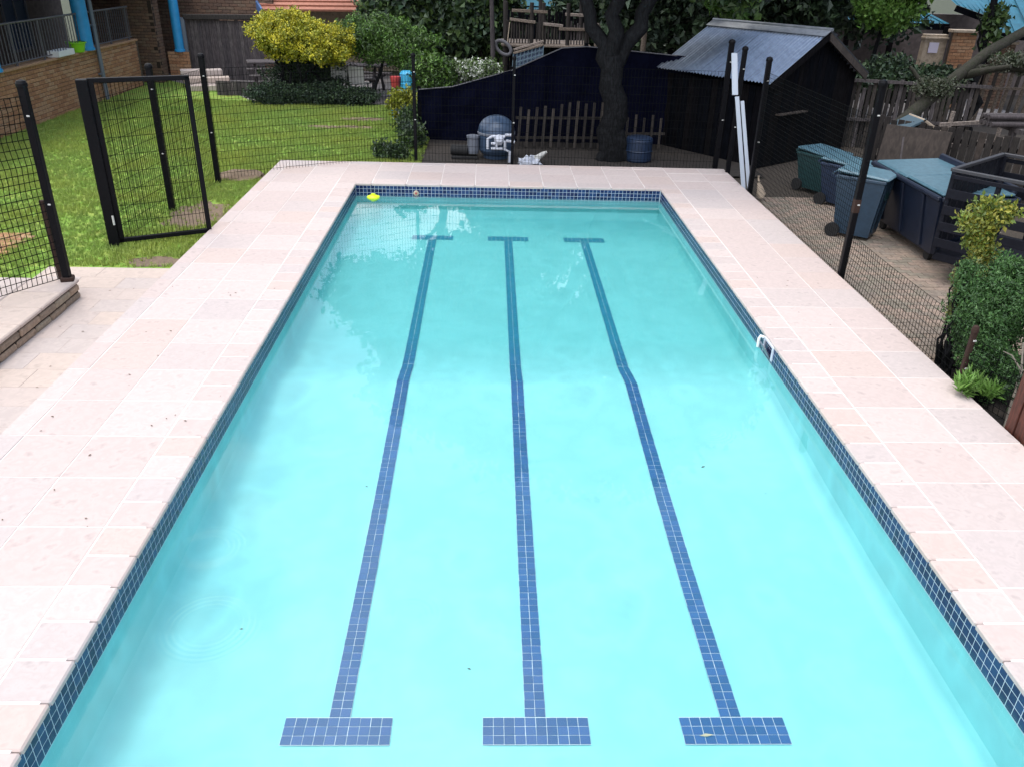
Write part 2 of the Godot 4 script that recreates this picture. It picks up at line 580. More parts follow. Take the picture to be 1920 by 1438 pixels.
func multi(called: String, mesh: Mesh, xf: Array, cols: Array, m: Material, parent: Node) -> MultiMeshInstance3D:
	var mm := MultiMesh.new()
	mm.transform_format = MultiMesh.TRANSFORM_3D
	mm.use_colors = not cols.is_empty()
	mm.mesh = mesh
	mm.instance_count = xf.size()
	for i in xf.size():
		mm.set_instance_transform(i, xf[i])
		if not cols.is_empty():
			mm.set_instance_color(i, cols[i])
	var o := MultiMeshInstance3D.new()
	o.multimesh = mm
	o.material_override = m
	if parent == null:
		o.name = numbered(called)
		add_child(o)
	else:
		o.name = called
		parent.add_child(o, true)
	return o

# ---------------------------------------------------------------- pool
const ZN := 12.6
func floor_y(z: float) -> float:
	var p := [[-0.1, -0.53], [1.2, -0.53], [3.4, -0.565], [4.7, -0.595], [5.42, -0.60], [5.95, -0.515], [6.8, -0.575], [7.7, -0.625], [8.7, -0.665], [9.9, -0.675], [12.7, -0.68]]
	for i in p.size() - 1:
		if z <= p[i + 1][0]:
			var t: float = (z - p[i][0]) / (p[i + 1][0] - p[i][0])
			return lerpf(p[i][1], p[i + 1][1], t)
	return -0.68

func pool() -> void:
	var root := thing("swimming_pool", Vector3(0, 0, 6.3), "long turquoise swimming pool with three dark blue lane lines", "pool")
	var off := Vector3(0, 0, -6.3)
	# plaster floor with a cove along the walls
	var st := mb()
	var zs := []
	var z := 0.0
	while z < ZN - 0.01:
		zs.append(z)
		z += 0.15
	zs.append(ZN)
	var prof := func(x: float, zz: float) -> float:
		var f := floor_y(zz)
		var e: float = minf(2.5 - absf(x), minf(zz, ZN - zz))
		var rr := 0.12
		if e < rr:
			f += rr - sqrt(maxf(0.0, rr * rr - (rr - e) * (rr - e)))
		return f
	var xs := [-2.5, -2.49, -2.46, -2.42, -2.38, -1.2, 0.0, 1.2, 2.38, 2.42, 2.46, 2.49, 2.5]
	zs.insert(1, 0.02)
	zs.insert(2, 0.06)
	for j in zs.size() - 1:
		for i in xs.size() - 1:
			var p := func(a: int, b: int) -> Vector3: return Vector3(xs[a], prof.call(xs[a], zs[b]), zs[b]) + off
			var nn := func(v: Vector3) -> Vector3:
				var e := 0.01
				var q: Vector3 = v - off
				return Vector3(prof.call(q.x - e, q.z) - prof.call(q.x + e, q.z), 2 * e, prof.call(q.x, q.z - e) - prof.call(q.x, q.z + e)).normalized()
			var a: Vector3 = p.call(i, j + 1)
			var b: Vector3 = p.call(i + 1, j + 1)
			var c: Vector3 = p.call(i + 1, j)
			var d: Vector3 = p.call(i, j)
			quad_n(st, a, b, c, d, nn.call(a), nn.call(b), nn.call(c), nn.call(d))
	put("pool_floor", st.commit(), M.plaster, root)
	st = mb()
	for s in [[Vector3(-2.56, 0, ZN), Vector3(-2.5, 0, ZN), Vector3(-2.5, 0, 0)], [Vector3(2.56, 0, 0), Vector3(2.5, 0, 0), Vector3(2.5, 0, ZN)], [Vector3(-2.5, 0, -0.06), Vector3(-2.5, 0, 0), Vector3(2.5, 0, 0)], [Vector3(2.5, 0, ZN + 0.06), Vector3(2.5, 0, ZN), Vector3(-2.5, 0, ZN)]]:
		var a: Vector3 = s[1] + off
		var b: Vector3 = s[2] + off
		quad(st, a + Vector3(0, -0.75, 0), b + Vector3(0, -0.75, 0), b + Vector3(0, -0.025, 0), a + Vector3(0, -0.025, 0))
	put("pool_wall", st.commit(), M.plaster, root)
	# lane lines
	var tp := 0.0625
	var tmesh := box_mesh(Vector3(0.0592, 0.008, 0.0592), 0.0015)
	var r := RandomNumberGenerator.new()
	r.seed = 5
	var far_tiles := [mb(), mb(), mb(), mb()]
	var made := 0
	for cx in [-1.185, -0.03, 1.14]:
		var bed := mb()
		var line := Node3D.new()
		line.name = "lane_line"
		root.add_child(line, true)
		var spots := []
		for row in 3:
			for k in 10: spots.append(Vector2(cx + (k - 4.5) * tp, 10.14 - (row + 0.5) * tp + 0.004))
		var zz := 9.952 - tp * 0.5
		var n := 0
		while zz > 1.27:
			for k in 2: spots.append(Vector2(cx + (k - 0.5) * tp, zz))
			zz -= tp
			n += 1
		for row in 3:
			for k in 10: spots.append(Vector2(cx + (k - 4.5) * tp, 1.25 - (row + 0.5) * tp))
		# grout bed strips that follow the floor
		bed_strip(bed, cx - 5 * tp, cx + 5 * tp, 9.952, 10.146, off)
		bed_strip(bed, cx - tp, cx + tp, 1.254, 9.948, off)
		bed_strip(bed, cx - 5 * tp, cx + 5 * tp, 1.055, 1.25, off)
		put("grout", bed.commit(), M.tile_grout, line)
		var here := 0
		for s in spots:
			var y := floor_y(s.y) + 0.007
			var sl := atan2(floor_y(s.y - 0.03) - floor_y(s.y + 0.03), 0.06)
			var t := Transform3D(Basis(Vector3.RIGHT, sl) * Basis(Vector3.UP, r.randf_range(-0.015, 0.015)), Vector3(s.x + r.randf_range(-0.001, 0.001), y + r.randf_range(-0.0008, 0.0012), s.y) + off)
			var v := r.randi() % 4
			if here < 100:
				place("tile", tmesh, M["lane_tile%d" % v], line, t)
				here += 1
			else:
				far_tiles[v].append_from(tmesh, 0, t)
	for v in 4:
		var o := put("far_lane_tiles", far_tiles[v].commit(), M["lane_tile%d" % v], root)
		o.set_meta("kind", "stuff")
	# waterline band: three rows of small glossy tiles
	var wm := box_mesh(Vector3(0.0583, 0.0583, 0.008), 0.0015)
	var rest := [mb(), mb(), mb(), mb()]
	var sides := [[Vector3(-2.496, 0, ZN), Vector3(0, 0, -1), ZN, PI / 2], [Vector3(2.496, 0, 0), Vector3(0, 0, 1), ZN, -PI / 2], [Vector3(-2.5, 0, 0.004), Vector3(1, 0, 0), 5.0, 0.0]]
	for sd in sides:
		var band := Node3D.new()
		band.name = "waterline_band"
		root.add_child(band, true)
		var o: Vector3 = sd[0]
		var dir: Vector3 = sd[1]
		var bt := Basis(Vector3.UP, sd[3])
		var gm := mb()
		var e := o + dir * float(sd[2])
		var nrm := bt * Vector3(0, 0, 1)
		var gq := nrm * 0.003
		quad(gm, o + gq + Vector3(0, -0.215, 0) + off, e + gq + Vector3(0, -0.215, 0) + off, e + gq + Vector3(0, -0.022, 0) + off, o + gq + Vector3(0, -0.022, 0) + off)
		put("grout", gm.commit(), M.tile_grout, band)
		var n := int(float(sd[2]) / 0.0615)
		for i in n:
			for row in 3:
				var p := o + dir * ((i + 0.5) * 0.0615) + Vector3(0, -0.056 - row * 0.0615, 0)
				var t := Transform3D(bt * Basis(Vector3(0, 0, 1), r.randf_range(-0.01, 0.01)), p + off)
				var v := r.randi() % 4
				if sd[2] > 6.0 and p.z > 8.5 and p.z < 10.95:
					place("tile", wm, M["wall_tile%d" % v], band, t)
				else:
					rest[v].append_from(wm, 0, t)
	for v in 4:
		var o := put("far_waterline_tiles", rest[v].commit(), M["wall_tile%d" % v], root)
		o.set_meta("kind", "stuff")
	# white plastic flap of the skimmer mouth on the right wall
	# water
	var water := struct("pool_water", water_mesh(-0.172), M.water)
	water.set_meta("label", "clear turquoise water filling the swimming pool")
	# the water itself: shallow half and deep half
	for q in [[0.0, 5.6, 0.48], [5.602, ZN, 0.20]]:
		var fog := FogVolume.new()
		fog.name = "water_body"
		fog.shape = RenderingServer.FOG_VOLUME_SHAPE_BOX
		fog.size = Vector3(5.06, 0.62, q[1] - q[0])
		fog.position = Vector3(0, -0.176 - 0.31, (q[0] + q[1]) / 2)
		var fm := FogMaterial.new()
		fm.albedo = lin(0.02, 0.965, 0.985)
		fm.density = q[2]
		fog.material = fm
		water.add_child(fog, true)

# flat sheet; where drops have just fallen it is fine enough to carry the rings
func water_mesh(y: float) -> ArrayMesh:
	var st := mb()
	var x0 := -2.4955
	var x1 := 2.4955
	var z0 := 0.0045
	var z1 := ZN - 0.002
	var drops := [[Vector2(-2.16, 9.02), 0.17, 1.0], [Vector2(-1.62, 7.72), 0.15, 0.8], [Vector2(-1.95, 9.72), 0.22, 0.7], [Vector2(-0.78, 9.62), 0.12, 0.6], [Vector2(0.36, 7.3), 0.1, 0.5], [Vector2(1.55, 7.45), 0.12, 0.7]]
	var fine := func(p: Vector2) -> Vector2:
		var s := Vector2.ZERO
		for d in drops:
			var v: Vector2 = p - d[0]
			var l := v.length()
			var e: float = exp(-pow((l - d[1]) / 0.055, 2.0))
			if l > 0.001 and e > 0.01: s += v / l * (0.10 * d[2] * e * sin(l / 0.034 * TAU))
		return s
	var rects := []
	for d in drops:
		var r: float = d[1] + 0.13
		rects.append(Rect2(d[0] - Vector2(r, r), Vector2(r, r) * 2.0).intersection(Rect2(x0, z0, x1 - x0, z1 - z0)))
	# cut the sheet into a grid whose lines pass through all patch borders
	var xs := [x0, x1]
	var zs := [z0, z1]
	for r in rects:
		xs.append_array([r.position.x, r.end.x])
		zs.append_array([r.position.y, r.end.y])
	xs.sort()
	zs.sort()
	for i in xs.size() - 1:
		for j in zs.size() - 1:
			var a: float = xs[i]
			var b: float = xs[i + 1]
			var c: float = zs[j]
			var d: float = zs[j + 1]
			if b - a < 0.0005 or d - c < 0.0005: continue
			var inside := false
			for r in rects:
				if r.has_point(Vector2((a + b) / 2, (c + d) / 2)): inside = true
			var nx := int(ceil((b - a) / 0.008)) if inside else 1
			var nz := int(ceil((d - c) / 0.008)) if inside else 1
			for u in nx:
				for v in nz:
					var q := []
					for k in [[u, v + 1], [u + 1, v + 1], [u + 1, v], [u, v]]:
						q.append(Vector3(lerpf(a, b, float(k[0]) / nx), y, lerpf(c, d, float(k[1]) / nz)))
					if inside:
						var n := []
						for w in q:
							var g: Vector2 = fine.call(Vector2(w.x, w.z))
							n.append(Vector3(-g.x, 1.0, -g.y).normalized())
						quad_n(st, q[0], q[1], q[2], q[3], n[0], n[1], n[2], n[3])
					else:
						quad(st, q[0], q[1], q[2], q[3])
	return st.commit()

func bed_strip(st: SurfaceTool, x0: float, x1: float, z0: float, z1: float, off: Vector3) -> void:
	var n := maxi(1, int((z1 - z0) / 0.0311))
	for i in n:
		var a := lerpf(z0, z1, float(i) / n)
		var b := lerpf(z0, z1, float(i + 1) / n)
		var ya := floor_y(a) + 0.0082
		var yb := floor_y(b) + 0.0082
		quad(st, Vector3(x0, yb, b) + off, Vector3(x1, yb, b) + off, Vector3(x1, ya, a) + off, Vector3(x0, ya, a) + off)

# ---------------------------------------------------------------- deck
func deck() -> void:
	# bed of mortar under the pavers, with the pool opening
	var st := mb()
	var y := -0.0025
	for q in [[-4.05, -2.53, -1.55, 14.5], [2.53, 3.92, -1.55, 14.5], [-2.53, 2.53, -1.55, -0.03], [-2.53, 2.53, ZN + 0.03, 14.5]]:
		var h := 0.16 if q[0] > -3 and q[3] < 0.5 else 0.30
		cbox(st, Vector3(q[1] - q[0] - 0.012, 0.3, q[3] - q[2] - 0.012), 0.0, Transform3D(Basis.IDENTITY, Vector3((q[0] + q[1]) / 2, y - 0.15, (q[2] + q[3]) / 2)))
	var d := struct("pool_deck", st.commit(), M.grout)
	d.set_meta("label", "pale pink sandstone deck round the swimming pool")
	var r := RandomNumberGenerator.new()
	r.seed = 12
	var cache := {}
	var stone := func(called: String, x0: float, x1: float, z0: float, z1: float, rise: float, thick: float, bev: float) -> void:
		var g := 0.0035
		var sx := x1 - x0 - 2 * g
		var sz := z1 - z0 - 2 * g
		var key := "%.3f %.3f %.3f %.3f" % [sx, sz, thick, bev]
		if not cache.has(key): cache[key] = box_mesh(Vector3(sx, thick, sz), bev)
		var v := r.randi() % 5
		if r.randf() < 0.35: v = r.randi() % 2
		var tilt := Basis(Vector3.RIGHT, r.randf_range(-0.002, 0.002)) * Basis(Vector3.BACK, r.randf_range(-0.002, 0.002))
		place(called, cache[key], M["paver%d" % v], d, Transform3D(tilt, Vector3((x0 + x1) / 2, rise - thick / 2 + r.randf_range(-0.001, 0.001), (z0 + z1) / 2)))
	var pitch := 0.563
	var z0 := 9.02 - pitch * 19
	# coping stones, half the pitch, overhanging the tiles a little
	for s in [-1, 1]:
		var z := z0 + pitch * 3
		for i in 60:
			var a := z + i * pitch / 2
			if a > 13.9: break
			if s < 0: stone.call("coping_stone", -2.8, -2.485, a, a + pitch / 2, 0.003, 0.045, 0.010)
			else: stone.call("coping_stone", 2.485, 2.8, a, a + pitch / 2, 0.003, 0.045, 0.010)
	for i in 10:
		stone.call("coping_stone", -2.8 + i * 0.56, -2.24 + i * 0.56, -0.3, 0.015, 0.003, 0.045, 0.010)
	# side pavers
	for row in 28:
		var a := z0 + row * pitch
		var b := a + pitch
		a = maxf(a, -1.55)
		if b - a < 0.1: continue
		if a > 14.0: break
		if a < -0.3 and b > -0.25 or a < -0.35:
			pass
		stone.call("paver", -3.345, -2.8, a, b, 0.0, 0.04, 0.0025)
		stone.call("paver", -3.86, -3.345, a, b, 0.0, 0.04, 0.0025)
		stone.call("edge_stone", -4.055, -3.86, a, b, 0.002, 0.05, 0.005)
		stone.call("paver", 2.8, 3.42, a - 0.02 if row > 2 else a, b - 0.02, 0.0, 0.04, 0.0025)
		stone.call("paver", 3.42, 3.925, a - 0.02 if row > 2 else a, b - 0.02, 0.0, 0.04, 0.0025)
	# far end: two rows
	for i in 10:
		var xa := -2.8 + i * 0.56
		stone.call("paver", xa, xa + 0.56, -0.86, -0.3, 0.0, 0.04, 0.0025)
		stone.call("paver", xa, xa + 0.56, -1.36, -0.86, 0.0, 0.04, 0.0025)
		stone.call("edge_stone", xa, xa + 0.56, -1.555, -1.36, 0.002, 0.05, 0.005)

# ---------------------------------------------------------------- left terrace and raised platform
func left_terrace() -> void:
	var t := struct("terrace", sheet(-5.6, -4.05, 3.86, 14.5, -0.110), M.terrace_grout)
	t.set_meta("label", "lower paved strip between the deck and the raised stone platform")
	var r := RandomNumberGenerator.new()
	r.seed = 41
	var z := 3.86
	var row := 0
	while z < 14.0:
		var x := -4.06
		var w := 0.36 if row % 2 == 0 else 0.5
		var dz := 0.34
		while x > -5.5:
			var x2 := maxf(x - w, -5.55)
			if x - x2 > 0.06:
				place("flagstone", box_mesh(Vector3(x - x2 - 0.006, 0.03, dz - 0.006), 0.002), M["terrace%d" % (r.randi() % 3)], t, Transform3D(Basis(Vector3.BACK, r.randf_range(-0.004, 0.004)), Vector3((x + x2) / 2, -0.1225 + r.randf_range(-0.001, 0.001), z + dz / 2)))
			x = x2
			w = 0.5
		z += dz
		row += 1
	# raised platform: two courses of split stone and a paved top
	var p := thing("stone_platform", Vector3(-6.5, -0.12, 9.5), "low raised stone platform with brick face, fence post on its corner", "platform")
	var o := p.position
	var body := mb()
	cbox(body, Vector3(3.36, 0.17, 9.36), 0.0, Transform3D(Basis.IDENTITY, Vector3(0, 0.085, 0)))
	put("core", body.commit(), M.dark_mortar, p)
	var brick_n := 0
	for c in 2:
		var h := 0.085 if c == 1 else 0.075
		var yb := 0.004 if c == 0 else 0.084
		var zz := 4.8 + (0.0 if c == 0 else -0.0)
		var first := true
		while zz < 14.1:
			var l := r.randf_range(0.30, 0.40)
			if first and c == 1: l = 0.22
			first = false
			var m := box_mesh(Vector3(0.09, h - 0.012, l - 0.014), 0.014)
			place("brick", m, M["stone_brick%d" % (r.randi() % 4)], p, Transform3D(Basis(Vector3.UP, r.randf_range(-0.02, 0.02)), Vector3(-4.845 + r.randf_range(-0.006, 0.006), -0.12 + yb + h / 2, zz + l / 2) - o))
			zz += l
		# end face towards the lawn
		var xx := -4.9
		while xx > -8.1:
			var l2 := r.randf_range(0.30, 0.40)
			place("brick", box_mesh(Vector3(l2 - 0.014, h - 0.012, 0.09), 0.014), M["stone_brick%d" % (r.randi() % 4)], p, Transform3D(Basis.IDENTITY, Vector3(xx - l2 / 2, -0.12 + yb + h / 2, 4.845) - o))
			xx -= l2
	# top slabs
	var zt := 4.79
	while zt < 14.0:
		var l3 := 0.42
		var x3 := -4.79
		for k in 6:
			var w3 := 0.5
			place("slab", box_mesh(Vector3(w3 - 0.006, 0.045, l3 - 0.006), 0.012), M["terrace%d" % (r.randi() % 3)], p, Transform3D(Basis.IDENTITY, Vector3(x3 - w3 / 2, 0.078 + r.randf_range(-0.001, 0.001), zt + l3 / 2) - o))
			x3 -= w3
		zt += l3
	# red brick path on the grass behind the fence
	var bp := thing("brick_path", Vector3(-7.3, -0.12, 3.4), "strip of red brick paving on the grass behind the mesh fence", "path")
	var bm := box_mesh(Vector3(0.19, 0.03, 0.095), 0.006)
	for i in 9:
		for j in 14:
			place("brick", bm, M["brick%d" % (r.randi() % 4)], bp, Transform3D(Basis(Vector3.UP, r.randf_range(-0.02, 0.02)), Vector3((i - 4) * 0.2 + (0.1 if j % 2 else 0.0), 0.012 + r.randf_range(0, 0.004), (j - 7) * 0.105)))

# ---------------------------------------------------------------- fences
func post(parent: Node3D, base: Vector3, h: float, w := 0.075, m: Material = null, lean := Vector3.ZERO, clips := true) -> void:
	var o := parent.position
	var st := mb()
	bar(st, base - o - Vector3(0, 0.05, 0), base - o + Vector3(0, h, 0) + lean, w, w, 0.006, Vector3.RIGHT)
	var p := put("post", st.commit(), m if m else M.black_paint, parent)
	st = mb()
	lathe(st, [Vector2(0.0, -0.01), Vector2(w * 0.72, -0.01), Vector2(w * 0.72, 0.02), Vector2(w * 0.55, 0.045), Vector2(0.0, 0.06)], 12, Transform3D(Basis.IDENTITY, base - o + Vector3(0, h, 0) + lean))
	put("cap", st.commit(), m if m else M.black_paint, p)
	if clips:
		for k in 4:
			var y := h * (0.2 + 0.22 * k)
			st = mb()
			cbox(st, Vector3(0.03, 0.016, w + 0.014), 0.003, Transform3D(Basis.IDENTITY, base - o + Vector3(0.012, y, 0) + lean * (y / h)))
			put("clip", st.commit(), M.clip if k % 2 == 1 else M.black_paint, p)

func wires(parent: Node3D, a: Vector3, b: Vector3, h: float, dx: float, dy: float, r: float, wave := 0.0, called := "mesh_panel", y0 := 0.04) -> void:
	var o := parent.position
	var st := mb()
	var l := Vector2(b.x - a.x, b.z - a.z).length()
	var side := Vector3(-(b.z - a.z), 0, b.x - a.x).normalized()
	var along := (b - a) / l
	var nv := int(l / dx)
	var f := func(u: float, y: float) -> Vector3:
		return a - o + along * u + Vector3(0, y, 0) + side * (wave * sin(y * 9.0 + u * 2.0)) + along * (wave * 0.6 * sin(y * 13.0 + u * 5.0))
	for i in range(1, nv):
		var u := l * i / nv
		var pts := []
		var seg := 14 if wave > 0.0 else 4
		for k in seg + 1: pts.append(f.call(u, lerpf(y0, h, float(k) / seg)))
		tube(st, pts, [r], 4, false)
	var nh := int((h - y0) / dy)
	for j in nh + 1:
		var y := lerpf(y0, h, float(j) / nh)
		# every fifth pair folds forward like pressed mesh
		var pts := []
		var seg := 10
		for k in seg + 1: pts.append(f.call(lerpf(0.0, l, float(k) / seg), y) + side * 0.006)
		tube(st, pts, [r], 4, false)
	put(called, st.commit(), M.wire, parent)

func fences() -> void:
	# near left, standing on the platform corner
	var f := thing("mesh_fence", Vector3(-4.88, 0.1, 4.86), "black wire mesh fence standing on the raised stone platform", "fence")
	post(f, Vector3(-4.88, 0.1, 4.86), 2.0)
	post(f, Vector3(-6.0, 0.1, 6.6), 2.0)
	wires(f, Vector3(-4.9, 0.1, 4.9), Vector3(-5.98, 0.1, 6.56), 1.9, 0.055, 0.08, 0.0042, 0.012)
	var foot := mb()
	cbox(foot, Vector3(0.13, 0.05, 0.13), 0.01, Transform3D(Basis(Vector3.UP, 0.3), Vector3(0, 0.02, 0)))
	put("foot_plate", foot.commit(), M.rust, f)
	var stub := mb()
	bar(stub, Vector3(-0.085, -0.0, -0.04), Vector3(-0.10, 0.86, -0.05), 0.05, 0.05, 0.004, Vector3.RIGHT)
	put("brace", stub.commit(), M.rust, f)
	# hinge post and long run round the far end
	f = thing("mesh_fence", Vector3(-4.99, -0.12, 1.35), "black wire mesh fence along the lawn from the gate to the far deck corner", "fence")
	post(f, Vector3(-4.99, -0.12, 1.35), 1.98)
	post(f, Vector3(-4.8, -0.12, -0.3), 1.95)
	post(f, Vector3(-1.69, -0.12, -2.1), 1.85, 0.06)
	post(f, Vector3(0.09, -0.12, -1.98), 1.85, 0.05)
	wires(f, Vector3(-5.14, -0.12, 2.95), Vector3(-4.99, -0.12, 1.35), 1.78, 0.055, 0.16, 0.003)
	wires(f, Vector3(-4.99, -0.12, 1.35), Vector3(-4.8, -0.12, -0.3), 1.78, 0.055, 0.16, 0.003)
	wires(f, Vector3(-4.8, -0.12, -0.3), Vector3(-1.69, -0.12, -2.1), 1.78, 0.055, 0.11, 0.0032)
	wires(f, Vector3(-1.69, -0.12, -2.1), Vector3(0.09, -0.12, -1.98), 1.75, 0.06, 0.14, 0.0028)
	wires(f, Vector3(0.09, -0.12, -1.98), Vector3(3.86, -0.12, -1.84), 1.75, 0.06, 0.14, 0.0028)
	# gate, swung open towards the pool
	var g := thing("mesh_gate", Vector3(-5.15, -0.12, 3.03), "black steel framed mesh gate standing open between lawn and deck", "gate")
	var e := Vector3(1.09, 0.05, -0.42)
	var st := mb()
	bar(st, Vector3(0, -0.05, 0), Vector3(0, 2.04, 0), 0.13, 0.11, 0.008, e)
	put("hinge_post", st.commit(), M.black_paint, g)
	st = mb()
	bar(st, e.normalized() * 0.095 + Vector3(0, 0.05, 0), e.normalized() * 0.095 + Vector3(0, 2.0, 0), 0.06, 0.05, 0.005, e)
	put("stile", st.commit(), M.black_paint, g)
	st = mb()
	bar(st, e + Vector3(0, 0.05, 0), e + Vector3(0, 2.0, 0), 0.06, 0.05, 0.005, e)
	put("stile", st.commit(), M.black_paint, g)
	st = mb()
	bar(st, e.normalized() * 0.06 + Vector3(0, 2.02, 0), e + e.normalized() * 0.03 + Vector3(0, 1.98, 0), 0.05, 0.055, 0.005)
	put("top_rail", st.commit(), M.black_paint, g)
	st = mb()
	bar(st, e.normalized() * 0.06 + Vector3(0, 0.07, 0), e + Vector3(0, 0.055, 0), 0.05, 0.055, 0.005)
	put("bottom_rail", st.commit(), M.black_paint, g)
	for y in [0.35, 1.6]:
		st = mb()
		tube(st, [e.normalized() * 0.06 + Vector3(0, y - 0.06, 0.05), e.normalized() * 0.06 + Vector3(0, y + 0.06, 0.05)], [0.016], 8)
		put("hinge", st.commit(), M.clip if y < 1 else M.black_paint, g)
	wires(g, Vector3(-5.15, -0.12, 3.03) + e.normalized() * 0.12, Vector3(-5.15, -0.12, 3.03) + e, 1.98, 0.045, 0.2, 0.0032, 0.0, "mesh_infill", 0.09)
	# right side
	f = thing("mesh_fence", Vector3(3.98, -0.12, 3.93), "black wire mesh fence between the right deck and the service yard", "fence")
	post(f, Vector3(3.84, -0.12, -1.84), 2.22, 0.085)
	post(f, Vector3(3.93, -0.12, -1.3), 2.16, 0.075)
	post(f, Vector3(4.0, -0.12, -0.1), 2.12, 0.075, null, Vector3(-0.02, 0, 0))
	post(f, Vector3(3.985, -0.12, 3.93), 2.3, 0.07)
	post(f, Vector3(3.97, -0.12, 6.81), 0.62, 0.045, M.rust)
	wires(f, Vector3(3.98, -0.12, -0.1), Vector3(3.985, -0.12, 3.93), 1.95, 0.06, 0.06, 0.0026, 0.004)
	wires(f, Vector3(3.985, -0.12, 3.93), Vector3(3.97, -0.12, 6.81), 0.62, 0.06, 0.06, 0.0028, 0.010)
	wires(f, Vector3(3.97, -0.12, 6.81), Vector3(4.35, -0.12, 8.2), 0.55, 0.06, 0.06, 0.0028, 0.010)
	st = mb()
	cbox(st, Vector3(0.074, 0.16, 0.074), 0.004, Transform3D(Basis.IDENTITY, Vector3(0.006, 0.95, 0)))
	put("rust_patch", st.commit(), M.rust, f)
	# pale strips leaning by the corner post, and the cloth bag at its foot
	var s := thing("plastic_strip", Vector3(3.93, 0.0, -0.32), "pair of long pale plastic strips leaning on the corner fence post", "strip")
	st = mb()
	bar(st, Vector3(0.02, -0.1, 0.08), Vector3(-0.13, 1.34, -0.62), 0.07, 0.02, 0.004, Vector3.RIGHT)
	put("strip", st.commit(), M.strip_grey, s)
	st = mb()
	bar(st, Vector3(0.105, -0.1, 0.11), Vector3(-0.045, 1.28, -0.57), 0.06, 0.02, 0.004, Vector3.RIGHT)
	put("strip", st.commit(), M.strip_grey, s)
	st = mb()
	bar(st, Vector3(-0.16, 1.36, -0.64), Vector3(-0.17, 1.98, -1.0), 0.10, 0.02, 0.004, Vector3.RIGHT)
	put("strip", st.commit(), M.strip_grey, s)
	var bag := thing("cloth_bag", Vector3(4.12, 0.0, 0.02), "small pale cloth bag tied at the foot of the corner fence post", "bag")
	st = mb()
	tube(st, [Vector3(-0.03, 0.24, -0.08), Vector3(-0.02, 0.14, -0.05), Vector3(0, 0.06, 0), Vector3(0.02, -0.04, 0.06), Vector3(0.02, -0.10, 0.09)], [0.012, 0.02, 0.05, 0.075, 0.03], 10)
	put("sack", st.commit(), M.cream, bag)
	st = mb()
	tube(st, [Vector3(-0.02, 0.13, -0.05), Vector3(-0.02, 0.15, -0.052)], [0.026], 10)
	put("tie", st.commit(), M.black_paint, bag)

